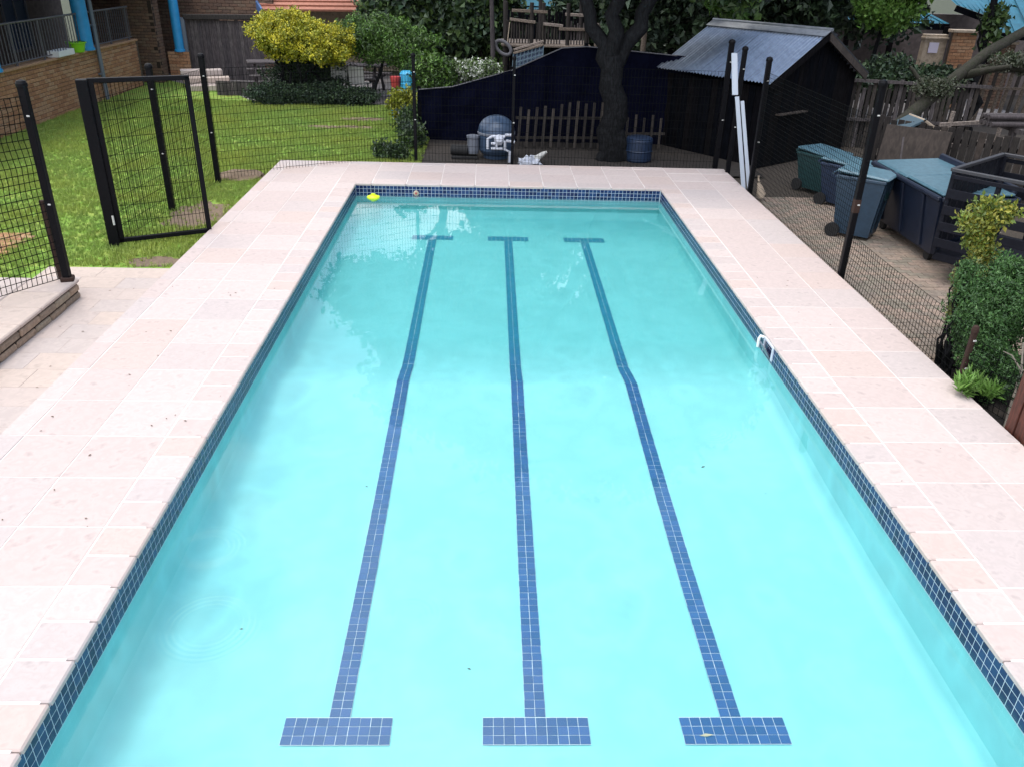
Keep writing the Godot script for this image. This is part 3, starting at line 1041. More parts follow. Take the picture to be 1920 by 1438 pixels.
# ---------------------------------------------------------------- pump corner behind the far deck
func pump_corner() -> void:
	# black shade cloth screen
	var c := thing("shade_cloth", Vector3(1.2, -0.13, -4.3), "black shade cloth screen strung behind the pool filter", "screen")
	var st := mb()
	var top := [[-3.0, 1.00], [-2.3, 1.08], [-1.1, 1.42], [-0.1, 1.86], [0.4, 1.90], [1.9, 1.80], [2.6, 1.74]]
	var n := FastNoiseLite.new()
	n.seed = 3
	n.frequency = 0.8
	var hy := func(x: float) -> float:
		for i in top.size() - 1:
			if x <= top[i + 1][0]: return lerpf(top[i][1], top[i + 1][1], (x - top[i][0]) / (top[i + 1][0] - top[i][0]))
		return 1.74
	var cols := 48
	for i in cols:
		for j in 8:
			var p := func(a: int, b: int) -> Vector3:
				var x := -3.0 + 5.6 * a / cols
				return Vector3(x, hy.call(x) * b / 8.0, 0.10 * n.get_noise_2d(x * 2.0, b * 0.25) + 0.03 * sin(x * 9.0))
			quad(st, p.call(i, j), p.call(i + 1, j), p.call(i + 1, j + 1), p.call(i, j + 1))
	put("cloth", st.commit(), M.black_cloth, c)
	for x in [-2.98, -1.1, 0.4, 2.55]:
		st = mb()
		bar(st, Vector3(x, 0, -0.06), Vector3(x, hy.call(x) + 0.05, -0.06), 0.07, 0.07, 0.005)
		put("pole", st.commit(), M.dark_plank0, c)
	st = mb()
	tube(st, [Vector3(-2.98, 1.0, 0.04), Vector3(-2.3, 1.07, 0.05), Vector3(-1.1, 1.41, 0.04), Vector3(-0.1, 1.85, 0.03), Vector3(0.4, 1.89, 0.04), Vector3(2.55, 1.74, 0.04)], [0.012], 5)
	put("hem_cord", st.commit(), M.rail_metal, c)
	# sand filter
	var f := thing("sand_filter", Vector3(-0.2, -0.13, -2.75), "dark blue domed pool sand filter with white valve pipes", "filter")
	st = mb()
	var prof := [Vector2(0.0, 0.0), Vector2(0.24, 0.0), Vector2(0.25, 0.06), Vector2(0.30, 0.10), Vector2(0.345, 0.16), Vector2(0.35, 0.50)]
	for k in 9:
		var a := PI / 2 * k / 8
		prof.append(Vector2(0.35 * cos(a), 0.50 + 0.29 * sin(a)))
	lathe(st, prof, 28)
	put("tank", st.commit(), M.filter_blue, f)
	st = mb()
	lathe(st, [Vector2(0.352, 0.44), Vector2(0.362, 0.45), Vector2(0.362, 0.48), Vector2(0.352, 0.49)], 28)
	put("seam_band", st.commit(), M.grey_plastic, f)
	st = mb()
	lathe(st, [Vector2(0.0, 0.0), Vector2(0.09, 0.0), Vector2(0.09, 0.12), Vector2(0.06, 0.16), Vector2(0.0, 0.17)], 14, Transform3D(Basis(Vector3.RIGHT, 1.2), Vector3(0.05, 0.38, 0.33)))
	put("valve", st.commit(), M.pvc, f)
	for q in [[Vector3(-0.16, 0.24, 0.42), Vector3(-0.16, 0.42, 0.42), Vector3(-0.08, 0.47, 0.42), Vector3(0.16, 0.47, 0.42)], [Vector3(0.16, 0.5, 0.42), Vector3(0.30, 0.50, 0.42)], [Vector3(0.16, 0.40, 0.44), Vector3(0.16, 0.24, 0.44), Vector3(0.25, 0.20, 0.44), Vector3(0.25, -0.02, 0.44)], [Vector3(-0.1, 0.34, 0.43), Vector3(0.1, 0.34, 0.43)], [Vector3(-0.1, 0.25, 0.43), Vector3(0.12, 0.25, 0.43)], [Vector3(0.0, 0.25, 0.43), Vector3(0.0, 0.47, 0.43)], [Vector3(0.18, 0.40, 0.44), Vector3(0.34, 0.38, 0.44)]]:
		st = mb()
		var pts: Array = q
		tube(st, pts, [0.028], 8)
		put("pipe", st.commit(), M.pvc, f)
	var p := thing("pool_pump", Vector3(-0.64, -0.13, -2.6), "grey pool pump with strainer basket beside the sand filter", "pump")
	st = mb()
	lathe(st, [Vector2(0.0, 0.0), Vector2(0.10, 0.0), Vector2(0.11, 0.05), Vector2(0.11, 0.28), Vector2(0.125, 0.29), Vector2(0.125, 0.33), Vector2(0.0, 0.34)], 16, at(Vector3(0, 0.10, 0)))
	put("strainer", st.commit(), M.grey_plastic, p)
	st = mb()
	tube(st, [Vector3(-0.1, 0.15, 0), Vector3(-0.42, 0.15, -0.04)], [0.10, 0.095], 14)
	put("motor", st.commit(), M.rubber, p)
	st = mb()
	cbox(st, Vector3(0.5, 0.05, 0.24), 0.01, Transform3D(Basis.IDENTITY, Vector3(-0.16, 0.03, 0)))
	put("base", st.commit(), M.rubber, p)
	# crumpled pale sack beside it
	var bag := thing("plastic_sack", Vector3(0.42, -0.13, -2.25), "crumpled pale plastic sack lying behind the far deck edge", "sack")
	st = mb()
	blob(st, Vector3.ZERO, Vector3(0.20, 0.13, 0.14), 77, 0.8)
	put("sack", st.commit(), M.pvc, bag)
	st = mb()
	tube(st, [Vector3(0.12, 0.08, 0), Vector3(0.26, 0.18, -0.02), Vector3(0.33, 0.22, -0.03)], [0.07, 0.05, 0.02], 7)
	put("neck", st.commit(), M.clip, bag)
	# old palings leaning against the cloth
	var r := RandomNumberGenerator.new()
	r.seed = 19
	var pal := thing("paling_panel", Vector3(1.1, -0.13, -3.75), "grey wooden paling panel leaning against the black cloth", "panel")
	for k in 11:
		st = mb()
		var x := -0.85 + k * 0.165
		var h := 0.72 + 0.02 * k + r.randf_range(-0.05, 0.05)
		bar(st, Vector3(x, 0.02, 0.1), Vector3(x + 0.05, h, -0.12), 0.055, 0.02, 0.003, Vector3.RIGHT)
		put("slat", st.commit(), M["stake%d" % (k % 3)], pal)
	for y in [0.18, 0.55]:
		st = mb()
		bar(st, Vector3(-0.9, y, 0.03 - y * 0.3), Vector3(0.95, y + 0.03, 0.03 - y * 0.3), 0.03, 0.05, 0.003)
		put("rail", st.commit(), M.stake0, pal)
	var pal2 := thing("paling_panel", Vector3(2.75, -0.13, -3.75), "short row of pale paling tops right of the tree trunk", "panel")
	for k in 5:
		st = mb()
		bar(st, Vector3(-0.3 + k * 0.17, 0.02, 0.05), Vector3(-0.28 + k * 0.17, 0.62 + 0.06 * (k % 2), -0.05), 0.045, 0.02, 0.003, Vector3.RIGHT)
		put("slat", st.commit(), M["stake%d" % (k % 3)], pal2)
	st = mb()
	bar(st, Vector3(-0.4, 0.3, -0.02), Vector3(0.5, 0.32, -0.02), 0.03, 0.05)
	put("rail", st.commit(), M.stake0, pal2)
	# dark blue drum beside the trunk
	var d := thing("plastic_drum", Vector3(2.55, -0.13, -2.7), "dark blue plastic drum beside the tree trunk", "drum")
	st = mb()
	lathe(st, [Vector2(0.0, 0.0), Vector2(0.24, 0.0), Vector2(0.26, 0.03), Vector2(0.26, 0.18), Vector2(0.27, 0.2), Vector2(0.26, 0.22), Vector2(0.26, 0.40), Vector2(0.24, 0.42)], 18)
	put("barrel", st.commit(), M.bin_dark, d)
	st = mb()
	lathe(st, [Vector2(0.24, 0.42), Vector2(0.25, 0.43), Vector2(0.22, 0.45), Vector2(0.0, 0.45)], 18)
	put("lid", st.commit(), M.bin_dark, d)

# ---------------------------------------------------------------- shed
func shed() -> void:
	var th := 0.916
	var o := Vector3(5.18, -0.15, -3.73)
	var s := thing("garden_shed", o, "dark plank garden shed with corrugated zinc gable roof", "shed")
	var u := Vector3(cos(th), 0, sin(th))
	var v := Vector3(sin(th), 0, -cos(th))
	var e := Vector3(3.074, 1.429, -4.301) - o
	var L := 2.706
	var w := 1.621
	var rise := 0.808
	# corrugated slopes: sheets of zinc, each its own part
	var slopes := [[e, v * w + Vector3.UP * rise], [e + v * 2 * w, -v * w + Vector3.UP * rise]]
	for sl in slopes:
		var nrm: Vector3 = u.cross(sl[1]).normalized()
		if nrm.y < 0: nrm = -nrm
		var sheets := 4
		for k in sheets:
			var st := mb()
			var a0 := L * k / sheets
			var a1 := L * (k + 1) / sheets + 0.04
			var seg := 54
			for i in seg:
				var p := func(t: float, q: float, under: float) -> Vector3:
					var a: float = a0 + (a1 - a0) * t
					return sl[0] + u * a + sl[1] * q + nrm * (0.017 * sin(a / 0.0762 * TAU) + 0.004 * (k % 2) - under)
				var na := func(t: float) -> Vector3:
					var a: float = a0 + (a1 - a0) * t
					return (nrm - u * (0.017 * TAU / 0.0762 * cos(a / 0.0762 * TAU))).normalized()
				var t0 := float(i) / seg
				var t1 := float(i + 1) / seg
				var n0: Vector3 = na.call(t0)
				var n1: Vector3 = na.call(t1)
				var A: Vector3 = p.call(t0, -0.03, 0.0)
				var B: Vector3 = p.call(t1, -0.03, 0.0)
				var C: Vector3 = p.call(t1, 1.0, 0.0)
				var D: Vector3 = p.call(t0, 1.0, 0.0)
				if (C - A).cross(D - B).dot(nrm) > 0: quad_n(st, A, B, C, D, n0, n1, n1, n0)
				else: quad_n(st, B, A, D, C, n1, n0, n0, n1)
			put("roof_sheet", st.commit(), M.zinc, s)
	# ridge cap
	var st := mb()
	var ra := e + v * w + Vector3.UP * (rise + 0.025) - u * 0.04
	var rb := ra + u * (L + 0.1)
	for sl in [-v, v]:
		var dn: Vector3 = sl * 0.22 - Vector3.UP * 0.105
		out_quad(st, ra, rb, rb + dn, ra + dn, ra - Vector3.UP * 3)
	tube(st, [ra, rb], [0.03], 8)
	put("ridge_cap", st.commit(), M.zinc_cap, s)
	# walls of vertical planks, set in under the eaves
	var r := RandomNumberGenerator.new()
	r.seed = 8
	var c0 := e + u * 0.12 + v * 0.18
	var ww := 2 * w - 0.36
	var ll := L - 0.24
	var pw := 0.14
	var ground_y := 0.0
	for side in 4:
		var a: Vector3
		var d: Vector3
		var len: float
		if side == 0: a = c0; d = u; len = ll
		elif side == 1: a = c0 + u * ll; d = v; len = ww
		elif side == 2: a = c0 + v * ww; d = u; len = ll
		else: a = c0; d = v; len = ww
		var n := int(len / pw)
		for i in n:
			var q := a + d * ((i + 0.5) * len / n)
			var top := 1.47
			if side % 2 == 1:
				var f := absf((i + 0.5) / n * 2.0 - 1.0)
				top = lerpf(2.28, 1.56, f)
			st = mb()
			var hgt := top - r.randf_range(0.0, 0.02)
			cbox(st, Vector3(len / n - 0.006, hgt, 0.02), 0.003, Transform3D(Basis(d, Vector3.UP, d.cross(Vector3.UP)), Vector3(q.x, hgt / 2, q.z) + d.cross(Vector3.UP) * r.randf_range(-0.004, 0.004)))
			put("plank", st.commit(), M["dark_plank%d" % (r.randi() % 3)], s)
	# barge board on the gable that faces the yard
	for q in [[e + u * (L + 0.02), e + u * (L + 0.02) + v * w + Vector3.UP * rise], [e + u * (L + 0.02) + v * 2 * w, e + u * (L + 0.02) + v * w + Vector3.UP * rise]]:
		st = mb()
		bar(st, q[0] - Vector3.UP * 0.09, q[1] - Vector3.UP * 0.09, 0.03, 0.13, 0.004)
		put("barge_board", st.commit(), M.brown_board if q[0].x > 1.0 else M.dark_plank1, s)
	# shelf board below the gable
	st = mb()
	bar(st, c0 + u * (ll + 0.06) + v * 0.3 + Vector3(0, -0.62, 0), c0 + u * (ll + 0.06) + v * 1.2 + Vector3(0, -0.62, 0), 0.12, 0.025, 0.003)
	put("shelf", st.commit(), M.brown_board, s)

# ---------------------------------------------------------------- service yard
func wheelie(called: String, label: String, p: Vector3, turn: float, h: float, body: Material, lid: Material) -> void:
	var b := thing(called, p, label, "bin", "", turn)
	var st := mb()
	var s0 := Vector2(0.21, 0.24)
	var s1 := Vector2(0.285, 0.33)
	var q := []
	for yy in [[0.06, s0], [h - 0.1, s1]]:
		for k in 4:
			var sx: float = [-1, 1, 1, -1][k]
			var sz: float = [-1, -1, 1, 1][k]
			q.append(Vector3(sx * yy[1].x, yy[0], sz * yy[1].y))
	for k in 4:
		var k2 := (k + 1) % 4
		out_quad(st, q[k], q[k2], q[k2 + 4], q[k + 4], Vector3(0, h / 2, 0))
	quad(st, q[0], q[1], q[2], q[3])
	put("body", st.commit(), body, b)
	st = mb()
	cbox(st, Vector3(0.60, 0.05, 0.69), 0.012, at(Vector3(0, h - 0.09, 0)))
	put("rim", st.commit(), body, b)
	st = mb()
	cbox(st, Vector3(0.59, 0.045, 0.72), 0.02, Transform3D(Basis(Vector3.RIGHT, 0.06), Vector3(0, h - 0.03, 0.01)))
	put("lid", st.commit(), lid, b)
	st = mb()
	tube(st, [Vector3(-0.24, h - 0.07, -0.40), Vector3(0.24, h - 0.07, -0.40)], [0.018], 8)
	put("handle", st.commit(), body, b)
	for sx in [-1, 1]:
		st = mb()
		tube(st, [Vector3(sx * 0.22, 0.1, -0.26), Vector3(sx * 0.27, 0.1, -0.26)], [0.10], 16)
		put("wheel", st.commit(), M.rubber, b)
	st = mb()
	cbox(st, Vector3(0.18, 0.10, 0.012), 0.003, Transform3D(Basis(Vector3.RIGHT, -0.09), Vector3(0.05, h * 0.66, 0.31)))
	put("badge", st.commit(), M.bin_teal, b)
	for sx in [-1, 1]:
		st = mb()
		bar(st, Vector3(sx * 0.12, 0.12, 0.255), Vector3(sx * 0.17, h - 0.16, 0.325), 0.03, 0.014, 0.004, Vector3.RIGHT)
		put("rib", st.commit(), body, b)

func yard() -> void:
	var y := struct("yard_paving", sheet(3.93, 40, -6.5, 16, -0.165), M.yard_base)
	y.set_meta("label", "brown brick paving of the service yard beside the deck")
	struct("yard_ground", sheet(4.7, 60, -14.5, -6.5, -0.166), M.soil)
	var r := RandomNumberGenerator.new()
	r.seed = 61
	var bm := box_mesh(Vector3(0.192, 0.03, 0.094), 0.005)
	var rest := [mb(), mb(), mb(), mb()]
	var spots := []
	for j in 70:
		for i in 24:
			var x := 4.03 + i * 0.2 + (0.1 if j % 2 else 0.0)
			var z := 6.9 - j * 0.102
			if x > 4.2 + 0.55 * (7.2 - z) * 0.9 + 0.3 and x > 6.6: continue
			spots.append(Vector3(x, -0.158, z))
	spots.sort_custom(func(a, b): return a.z * 1.0 - a.x * 1.2 > b.z * 1.0 - b.x * 1.2)
	var n := 0
	for s in spots:
		var t := Transform3D(Basis(Vector3.UP, r.randf_range(-0.03, 0.03)) * Basis(Vector3.RIGHT, r.randf_range(-0.02, 0.02)), s + Vector3(0, r.randf_range(-0.003, 0.003), 0))
		var v := r.randi() % 4
		if n < 300: place("paver", bm, M["yard_paver%d" % v], y, t)
		else: rest[v].append_from(bm, 0, t)
		n += 1
	for v in 4:
		var o := put("far_pavers", rest[v].commit(), M["yard_paver%d" % v], y)
		o.set_meta("kind", "stuff")
	wheelie("wheelie_bin", "tall blue grey wheelie bin standing behind the leaning fence post", Vector3(4.98, -0.15, 1.9), 0.9, 0.95, M.bin_blue, M.bin_lid)
	wheelie("wheelie_bin", "dark wheelie bin with pale blue lid beside the shed", Vector3(5.42, -0.15, 0.25), 0.7, 0.75, M.bin_dark, M.bin_lid)
	wheelie("wheelie_bin", "teal wheelie bin tucked behind the dark one near the shed", Vector3(5.35, -0.15, -0.65), 0.5, 0.72, M.bin_teal, M.bin_lid)
	# four-wheeled container with lids half open
	var d := thing("refuse_container", Vector3(5.86, -0.15, 2.22), "large dark blue refuse container with pale blue folding lids", "container", "", 0.0)
	var st := mb()
	var q := []
	for yy in [[0.14, 0.38, 0.90], [0.90, 0.50, 1.03]]:
		for k in 4: q.append(Vector3([-1, 1, 1, -1][k] * yy[1], yy[0], [-1, -1, 1, 1][k] * yy[2]))
	for k in 4:
		var k2 := (k + 1) % 4
		out_quad(st, q[k], q[k2], q[k2 + 4], q[k + 4], Vector3(0, 0.45, 0))
	quad(st, q[0], q[1], q[2], q[3])
	put("body", st.commit(), M.dumpster_blue, d)
	st = mb()
	for sx in [-1, 1]: cbox(st, Vector3(0.06, 0.06, 2.06), 0.015, at(Vector3(sx * 0.51, 0.90, 0)))
	for sz in [-1, 1]: cbox(st, Vector3(0.98, 0.06, 0.06), 0.015, at(Vector3(0, 0.90, sz * 1.05)))
	put("rim", st.commit(), M.dumpster_blue, d)
	for k in 2:
		st = mb()
		cbox(st, Vector3(0.94, 0.05, 0.98), 0.02, Transform3D(Basis(Vector3.BACK, 0.05 if k == 0 else 0.02), Vector3(0.0, 0.95, -0.51 + k * 1.02)))
		put("lid", st.commit(), M.bin_lid, d)
		st = mb()
		cbox(st, Vector3(0.07, 0.14, 0.95), 0.02, Transform3D(Basis(Vector3.BACK, -0.3), Vector3(0.46, 1.0, -0.51 + k * 1.02)))
		put("lid_back", st.commit(), M.dumpster_blue, d)
	for k in 3:
		st = mb()
		bar(st, Vector3(-0.40, 0.18, -0.6 + k * 0.6), Vector3(-0.51, 0.86, -0.6 + k * 0.6), 0.07, 0.03, 0.005)
		put("rib", st.commit(), M.dumpster_blue, d)
	for sx in [-1, 1]:
		for sz in [-1, 1]:
			st = mb()
			tube(st, [Vector3(sx * 0.27, 0.08, sz * 0.7), Vector3(sx * 0.32, 0.08, sz * 0.7)], [0.08], 14)
			put("wheel", st.commit(), M.rubber, d)
	# slatted cage trailer
	var tr := thing("cage_trailer", Vector3(6.42, -0.15, 4.05), "dark slatted cage trailer parked in the service yard", "trailer", "", -0.88)
	# local x runs along the side that faces the pool
	var W := 2.6
	var D := 1.5
	st = mb()
	cbox(st, Vector3(W, 0.10, D), 0.01, at(Vector3(0.25, 0.32, 0)))
	put("bed", st.commit(), M.trailer, tr)
	for sz in [-1, 1]:
		for k in 6:
			st = mb()
			bar(st, Vector3(-1.05 + k * 0.52, 0.34, sz * D / 2), Vector3(-1.05 + k * 0.52, 1.36, sz * D / 2), 0.05, 0.05, 0.004, Vector3.RIGHT)
			put("upright", st.commit(), M.trailer, tr)
		for k in 5:
			st = mb()
			bar(st, Vector3(-1.06, 0.5 + k * 0.2, sz * (D / 2 + 0.03)), Vector3(1.56, 0.5 + k * 0.2, sz * (D / 2 + 0.03)), 0.02, 0.11 if k < 4 else 0.05, 0.004)
			put("side_slat", st.commit(), M.trailer, tr)
		st = mb()
		bar(st, Vector3(-1.08, 1.37, sz * D / 2), Vector3(1.58, 1.37, sz * D / 2), 0.05, 0.04, 0.004)
		put("top_rail", st.commit(), M.trailer_rail, tr)
	for k in 8:
		st = mb()
		bar(st, Vector3(-1.08, 0.42, -0.68 + k * 0.19), Vector3(-1.08, 1.36, -0.68 + k * 0.19), 0.02, 0.15, 0.004, Vector3.RIGHT)
		put("tail_slat", st.commit(), M.trailer, tr)
	st = mb()
	bar(st, Vector3(-1.08, 1.37, -D / 2), Vector3(-1.08, 1.37, D / 2), 0.05, 0.04, 0.004)
	put("top_rail", st.commit(), M.trailer_rail, tr)
	for z in [0.2, -0.35]:
		st = mb()
		bar(st, Vector3(-0.4, 1.15, z), Vector3(1.5, 1.12, z), 0.04, 0.04)
		put("cross_rail", st.commit(), M.trailer_rail, tr)
	for sz in [-1, 1]:
		st = mb()
		tube(st, [Vector3(0.2, 0.22, sz * 0.62), Vector3(0.2, 0.22, sz * 0.8)], [0.24], 20)
		put("wheel", st.commit(), M.rubber, tr)
	# dark board fence behind the bins
	var f := thing("board_fence", Vector3(8.6, -0.165, -1.2), "dark close-boarded fence behind the bins and trailer", "fence")
	var a := Vector3(6.9, 0, -2.6)
	var b := Vector3(10.6, 0, 2.4)
	var nb := 46
	for k in nb:
		st = mb()
		var p := a.lerp(b, (k + 0.5) / nb) - Vector3(8.6, 0, -1.2)
		var h := 1.0 + r.randf_range(-0.03, 0.04)
		var dd := (b - a).normalized()
		cbox(st, Vector3(0.115, h, 0.018), 0.003, Transform3D(Basis(dd, Vector3.UP, dd.cross(Vector3.UP)), Vector3(p.x, h / 2, p.z) + dd.cross(Vector3.UP) * r.randf_range(-0.008, 0.008)))
		put("board", st.commit(), M["stake%d" % (0 if k > 12 else 2)] if k % 5 else M.brown_board, f)
	for yy in [0.25, 0.8]:
		st = mb()
		bar(st, a - Vector3(8.6, -yy, -1.2) + Vector3(0.03, 0, -0.03), b - Vector3(8.6, -yy, -1.2) + Vector3(0.03, 0, -0.03), 0.04, 0.07)
		put("rail", st.commit(), M.dark_plank1, f)
	# slanting brown sheet of board
	var sh := thing("board_sheet", Vector3(7.2, -0.165, -1.6), "large brown sheet of board leaning between shed and dark fence", "board")
	st = mb()
	cbox(st, Vector3(1.1, 1.0, 0.03), 0.004, Transform3D(Basis(Vector3.UP, -0.7) * Basis(Vector3.RIGHT, -0.25), Vector3(0, 0.49, 0.25)))
	put("panel", st.commit(), M.brown_board, sh)
	st = mb()
	bar(st, Vector3(-0.45, 0.0, 0.95), Vector3(-0.4, 0.9, 0.62), 0.03, 0.02)
	put("batten", st.commit(), M.grey_plank1, sh)

# ---------------------------------------------------------------- brickwork
# running bond of real bricks; those between kz0 and kz1 are parts of their own, the rest join one mesh per tone
func brickwork(parent: Node3D, a: Vector3, dir: Vector3, out: Vector3, length: float, height: float, tone: String, limit: int, sd: int, bl := 0.22, bh := 0.078, kz0 := -999.0, kz1 := 999.0) -> void:
	var o := parent.position
	var r := RandomNumberGenerator.new()
	r.seed = sd
	var j := 0.010
	var meshes := {}
	var rest := [mb(), mb(), mb(), mb()]
	var used := [false, false, false, false]
	var n := 0
	var rows := int(height / bh)
	bh = height / rows
	var back := mb()
	cbox(back, Vector3(length, height, 0.10), 0.0, Transform3D(Basis(dir, Vector3.UP, out), a - o + dir * length / 2 + Vector3(0, height / 2, 0) - out * 0.062))
	put("mortar", back.commit(), M.mortar if tone != "dark_brick" else M.dark_mortar, parent)
	for c in rows:
		var x := -bl / 2 if c % 2 else 0.0
		while x < length - 0.02:
			var x0 := maxf(x, 0.0)
			var x1 := minf(x + bl, length)
			if x1 - x0 > 0.04:
				var key := int(round((x1 - x0) * 100))
				if not meshes.has(key): meshes[key] = box_mesh(Vector3(key / 100.0 - j, bh - j, 0.05), 0.005)
				var p := a + dir * ((x0 + x1) / 2) + Vector3(0, (c + 0.5) * bh, 0) + out * (-0.025 + r.randf_range(-0.003, 0.003))
				var t := Transform3D(Basis(dir, Vector3.UP, out), p - o)
				var v := r.randi() % 4
				if n < limit and p.z > kz0 and p.z < kz1:
					place("brick", meshes[key], M[tone + str(v)], parent, t)
					n += 1
				else:
					rest[v].append_from(meshes[key], 0, t)
					used[v] = true
			x += bl
	for v in 4:
		if used[v]:
			var q := put("further_bricks", rest[v].commit(), M[tone + str(v)], parent)
			q.set_meta("kind", "stuff")

func column(label: String, p: Vector3, h: float, rad: float) -> void:
	var c := thing("blue_column", p, label, "column", "blue veranda columns")
	var st := mb()
	lathe(st, [Vector2(rad * 1.15, 0.0), Vector2(rad * 1.15, 0.05), Vector2(rad, 0.06), Vector2(rad, h)], 20)
	put("shaft", st.commit(), M.blue_paint, c)
	st = mb()
	lathe(st, [Vector2(rad, h - 0.12), Vector2(rad * 1.2, h - 0.08), Vector2(rad * 1.2, h), Vector2(0, h)], 20)
	put("capital", st.commit(), M.blue_paint, c)

func left_house() -> void:
	var h := thing("veranda_house", Vector3(-9.95, -0.12, -7.0), "brick house with open veranda behind a low brick parapet", "house")
	var o := h.position
	brickwork(h, Vector3(-9.95, -0.12, -1.0), Vector3(0, 0, -1), Vector3(1, 0, 0), 9.9, 1.15, "brick", 290, 3, 0.25, 0.082, -9.5, -3.4)
	var st := mb()
	cbox(st, Vector3(0.32, 0.05, 9.95), 0.008, at(Vector3(-10.06, 1.055, -5.95) - o))
	put("coping", st.commit(), M.brick3, h)
	# end face of the parapet, further pillar and low wing wall
	brickwork(h, Vector3(-10.22, -0.12, -10.9), Vector3(1, 0, 0), Vector3(0, 0, 1), 0.26, 1.15, "brick", 20, 4)
	brickwork(h, Vector3(-10.45, -0.12, -11.5), Vector3(1, 0, 0), Vector3(0, 0, 1), 0.85, 2.9, "dark_brick", 140, 5, 0.21, 0.078)
	brickwork(h, Vector3(-9.6, -0.12, -11.5), Vector3(0, 0, -1), Vector3(1, 0, 0), 0.5, 2.9, "dark_brick", 70, 6, 0.21, 0.078)
	brickwork(h, Vector3(-9.62, -0.12, -12.2), Vector3(1, 0, 0), Vector3(0, 0, 1), 0.62, 0.76, "brick", 60, 7, 0.21, 0.078)
	# veranda floor, rear wall with window bays, roof
	st = mb()
	cbox(st, Vector3(4.0, 0.12, 13.0), 0.0, at(Vector3(-12.3, 0.16, -6.0) - o))
	put("veranda_floor", st.commit(), M.slab, h)
	st = mb()
	cbox(st, Vector3(0.2, 3.1, 15.0), 0.0, at(Vector3(-13.3, 1.4, -6.5) - o))
	put("rear_wall", st.commit(), M.dark_interior, h)
	for k in 5:
		var z := -2.0 - k * 2.3
		var fr := mb()
		for q in [[-0.62, 0.0, 0.07, 1.5], [0.62, 0.0, 0.07, 1.5], [0.0, 0.0, 0.05, 1.5]]:
			cbox(fr, Vector3(0.06, q[3], q[2]), 0.004, at(Vector3(-13.17, 1.45, z + q[0]) - o))
		for y in [0.7, 2.2]: cbox(fr, Vector3(0.06, 0.07, 1.31), 0.004, at(Vector3(-13.17, y, z) - o))
		var wf := put("window_frame", fr.commit(), M.window_frame, h)
		var gl := mb()
		cbox(gl, Vector3(0.02, 1.42, 1.2), 0.0, at(Vector3(-13.185, 1.45, z) - o))
		put("pane", gl.commit(), M.dark_blue_wall, wf)
	st = mb()
	cbox(st, Vector3(4.3, 0.14, 15.4), 0.0, at(Vector3(-11.35, 2.95, -6.4) - o))
	put("veranda_roof", st.commit(), M.window_frame, h)
	# balustrade on the parapet
	st = mb()
	tube(st, [Vector3(-10.0, 1.88, -1.2) - o, Vector3(-10.0, 1.88, -10.8) - o], [0.022], 8)
	put("hand_rail", st.commit(), M.rail_metal, h)
	st = mb()
	tube(st, [Vector3(-10.0, 1.14, -1.2) - o, Vector3(-10.0, 1.14, -10.8) - o], [0.014], 6)
	put("bottom_rail", st.commit(), M.rail_metal, h)
	var bal := mb()
	bar(bal, Vector3(0, 0, 0), Vector3(0, 0.76, 0), 0.014, 0.014)
	var bm := bal.commit()
	var thick := mb()
	bar(thick, Vector3(0, -0.06, 0), Vector3(0, 0.76, 0), 0.035, 0.035)
	var tm := thick.commit()
	for k in 74:
		var z := -1.25 - k * 0.13
		place("baluster", tm if k % 9 == 0 else bm, M.rail_metal, h, at(Vector3(-10.0, 1.13, z) - o))
	# drainpipe
	st = mb()
	tube(st, [Vector3(-9.86, -0.1, -8.3) - o, Vector3(-9.86, 2.9, -8.3) - o], [0.05], 10)
	var dp := put("drainpipe", st.commit(), M.pipe_grey, h)
	for y in [0.5, 1.6]:
		st = mb()
		cbox(st, Vector3(0.14, 0.04, 0.13), 0.005, at(Vector3(-9.90, y, -8.3) - o))
		put("bracket", st.commit(), M.pipe_grey, dp)
	column("blue round column at the near end of the brick parapet", Vector3(-9.98, 1.08, -3.75), 1.8, 0.17)
	column("blue round column beside the grey drainpipe on the parapet", Vector3(-9.98, 1.08, -7.95), 1.8, 0.17)
	column("blue round column on the low wing wall by the grey plank wall", Vector3(-9.28, 0.64, -12.28), 2.2, 0.13)
	# white tray and lime basket on the parapet
	var t := thing("plastic_tray", Vector3(-9.98, 1.08, -6.65), "white plastic tray standing on the brick parapet", "tray")
	st = mb()
	cbox(st, Vector3(0.26, 0.02, 0.75), 0.004, at(Vector3(0, 0.012, 0)))
	put("base", st.commit(), M.white_plastic, t)
	for q in [[Vector3(0.13, 0.07, 0), Vector3(0.015, 0.12, 0.75)], [Vector3(-0.13, 0.07, 0), Vector3(0.015, 0.12, 0.75)], [Vector3(0, 0.07, 0.37), Vector3(0.26, 0.12, 0.015)], [Vector3(0, 0.07, -0.37), Vector3(0.26, 0.12, 0.015)]]:
		st = mb()
		cbox(st, q[1], 0.004, at(q[0]))
		put("side", st.commit(), M.white_plastic, t)
	var b := thing("plastic_basket", Vector3(-9.98, 1.08, -7.45), "lime green plastic basket beside the white tray on the parapet", "basket")
	st = mb()
	lathe(st, [Vector2(0.0, 0.005), Vector2(0.16, 0.005), Vector2(0.21, 0.20), Vector2(0.225, 0.21), Vector2(0.20, 0.20), Vector2(0.15, 0.03), Vector2(0, 0.03)], 20)
	put("tub", st.commit(), M.lime_plastic, b)
	st = mb()
	lathe(st, [Vector2(0.21, 0.19), Vector2(0.235, 0.20), Vector2(0.235, 0.22), Vector2(0.21, 0.22)], 20)
	put("rim", st.commit(), M.lime_plastic, b)

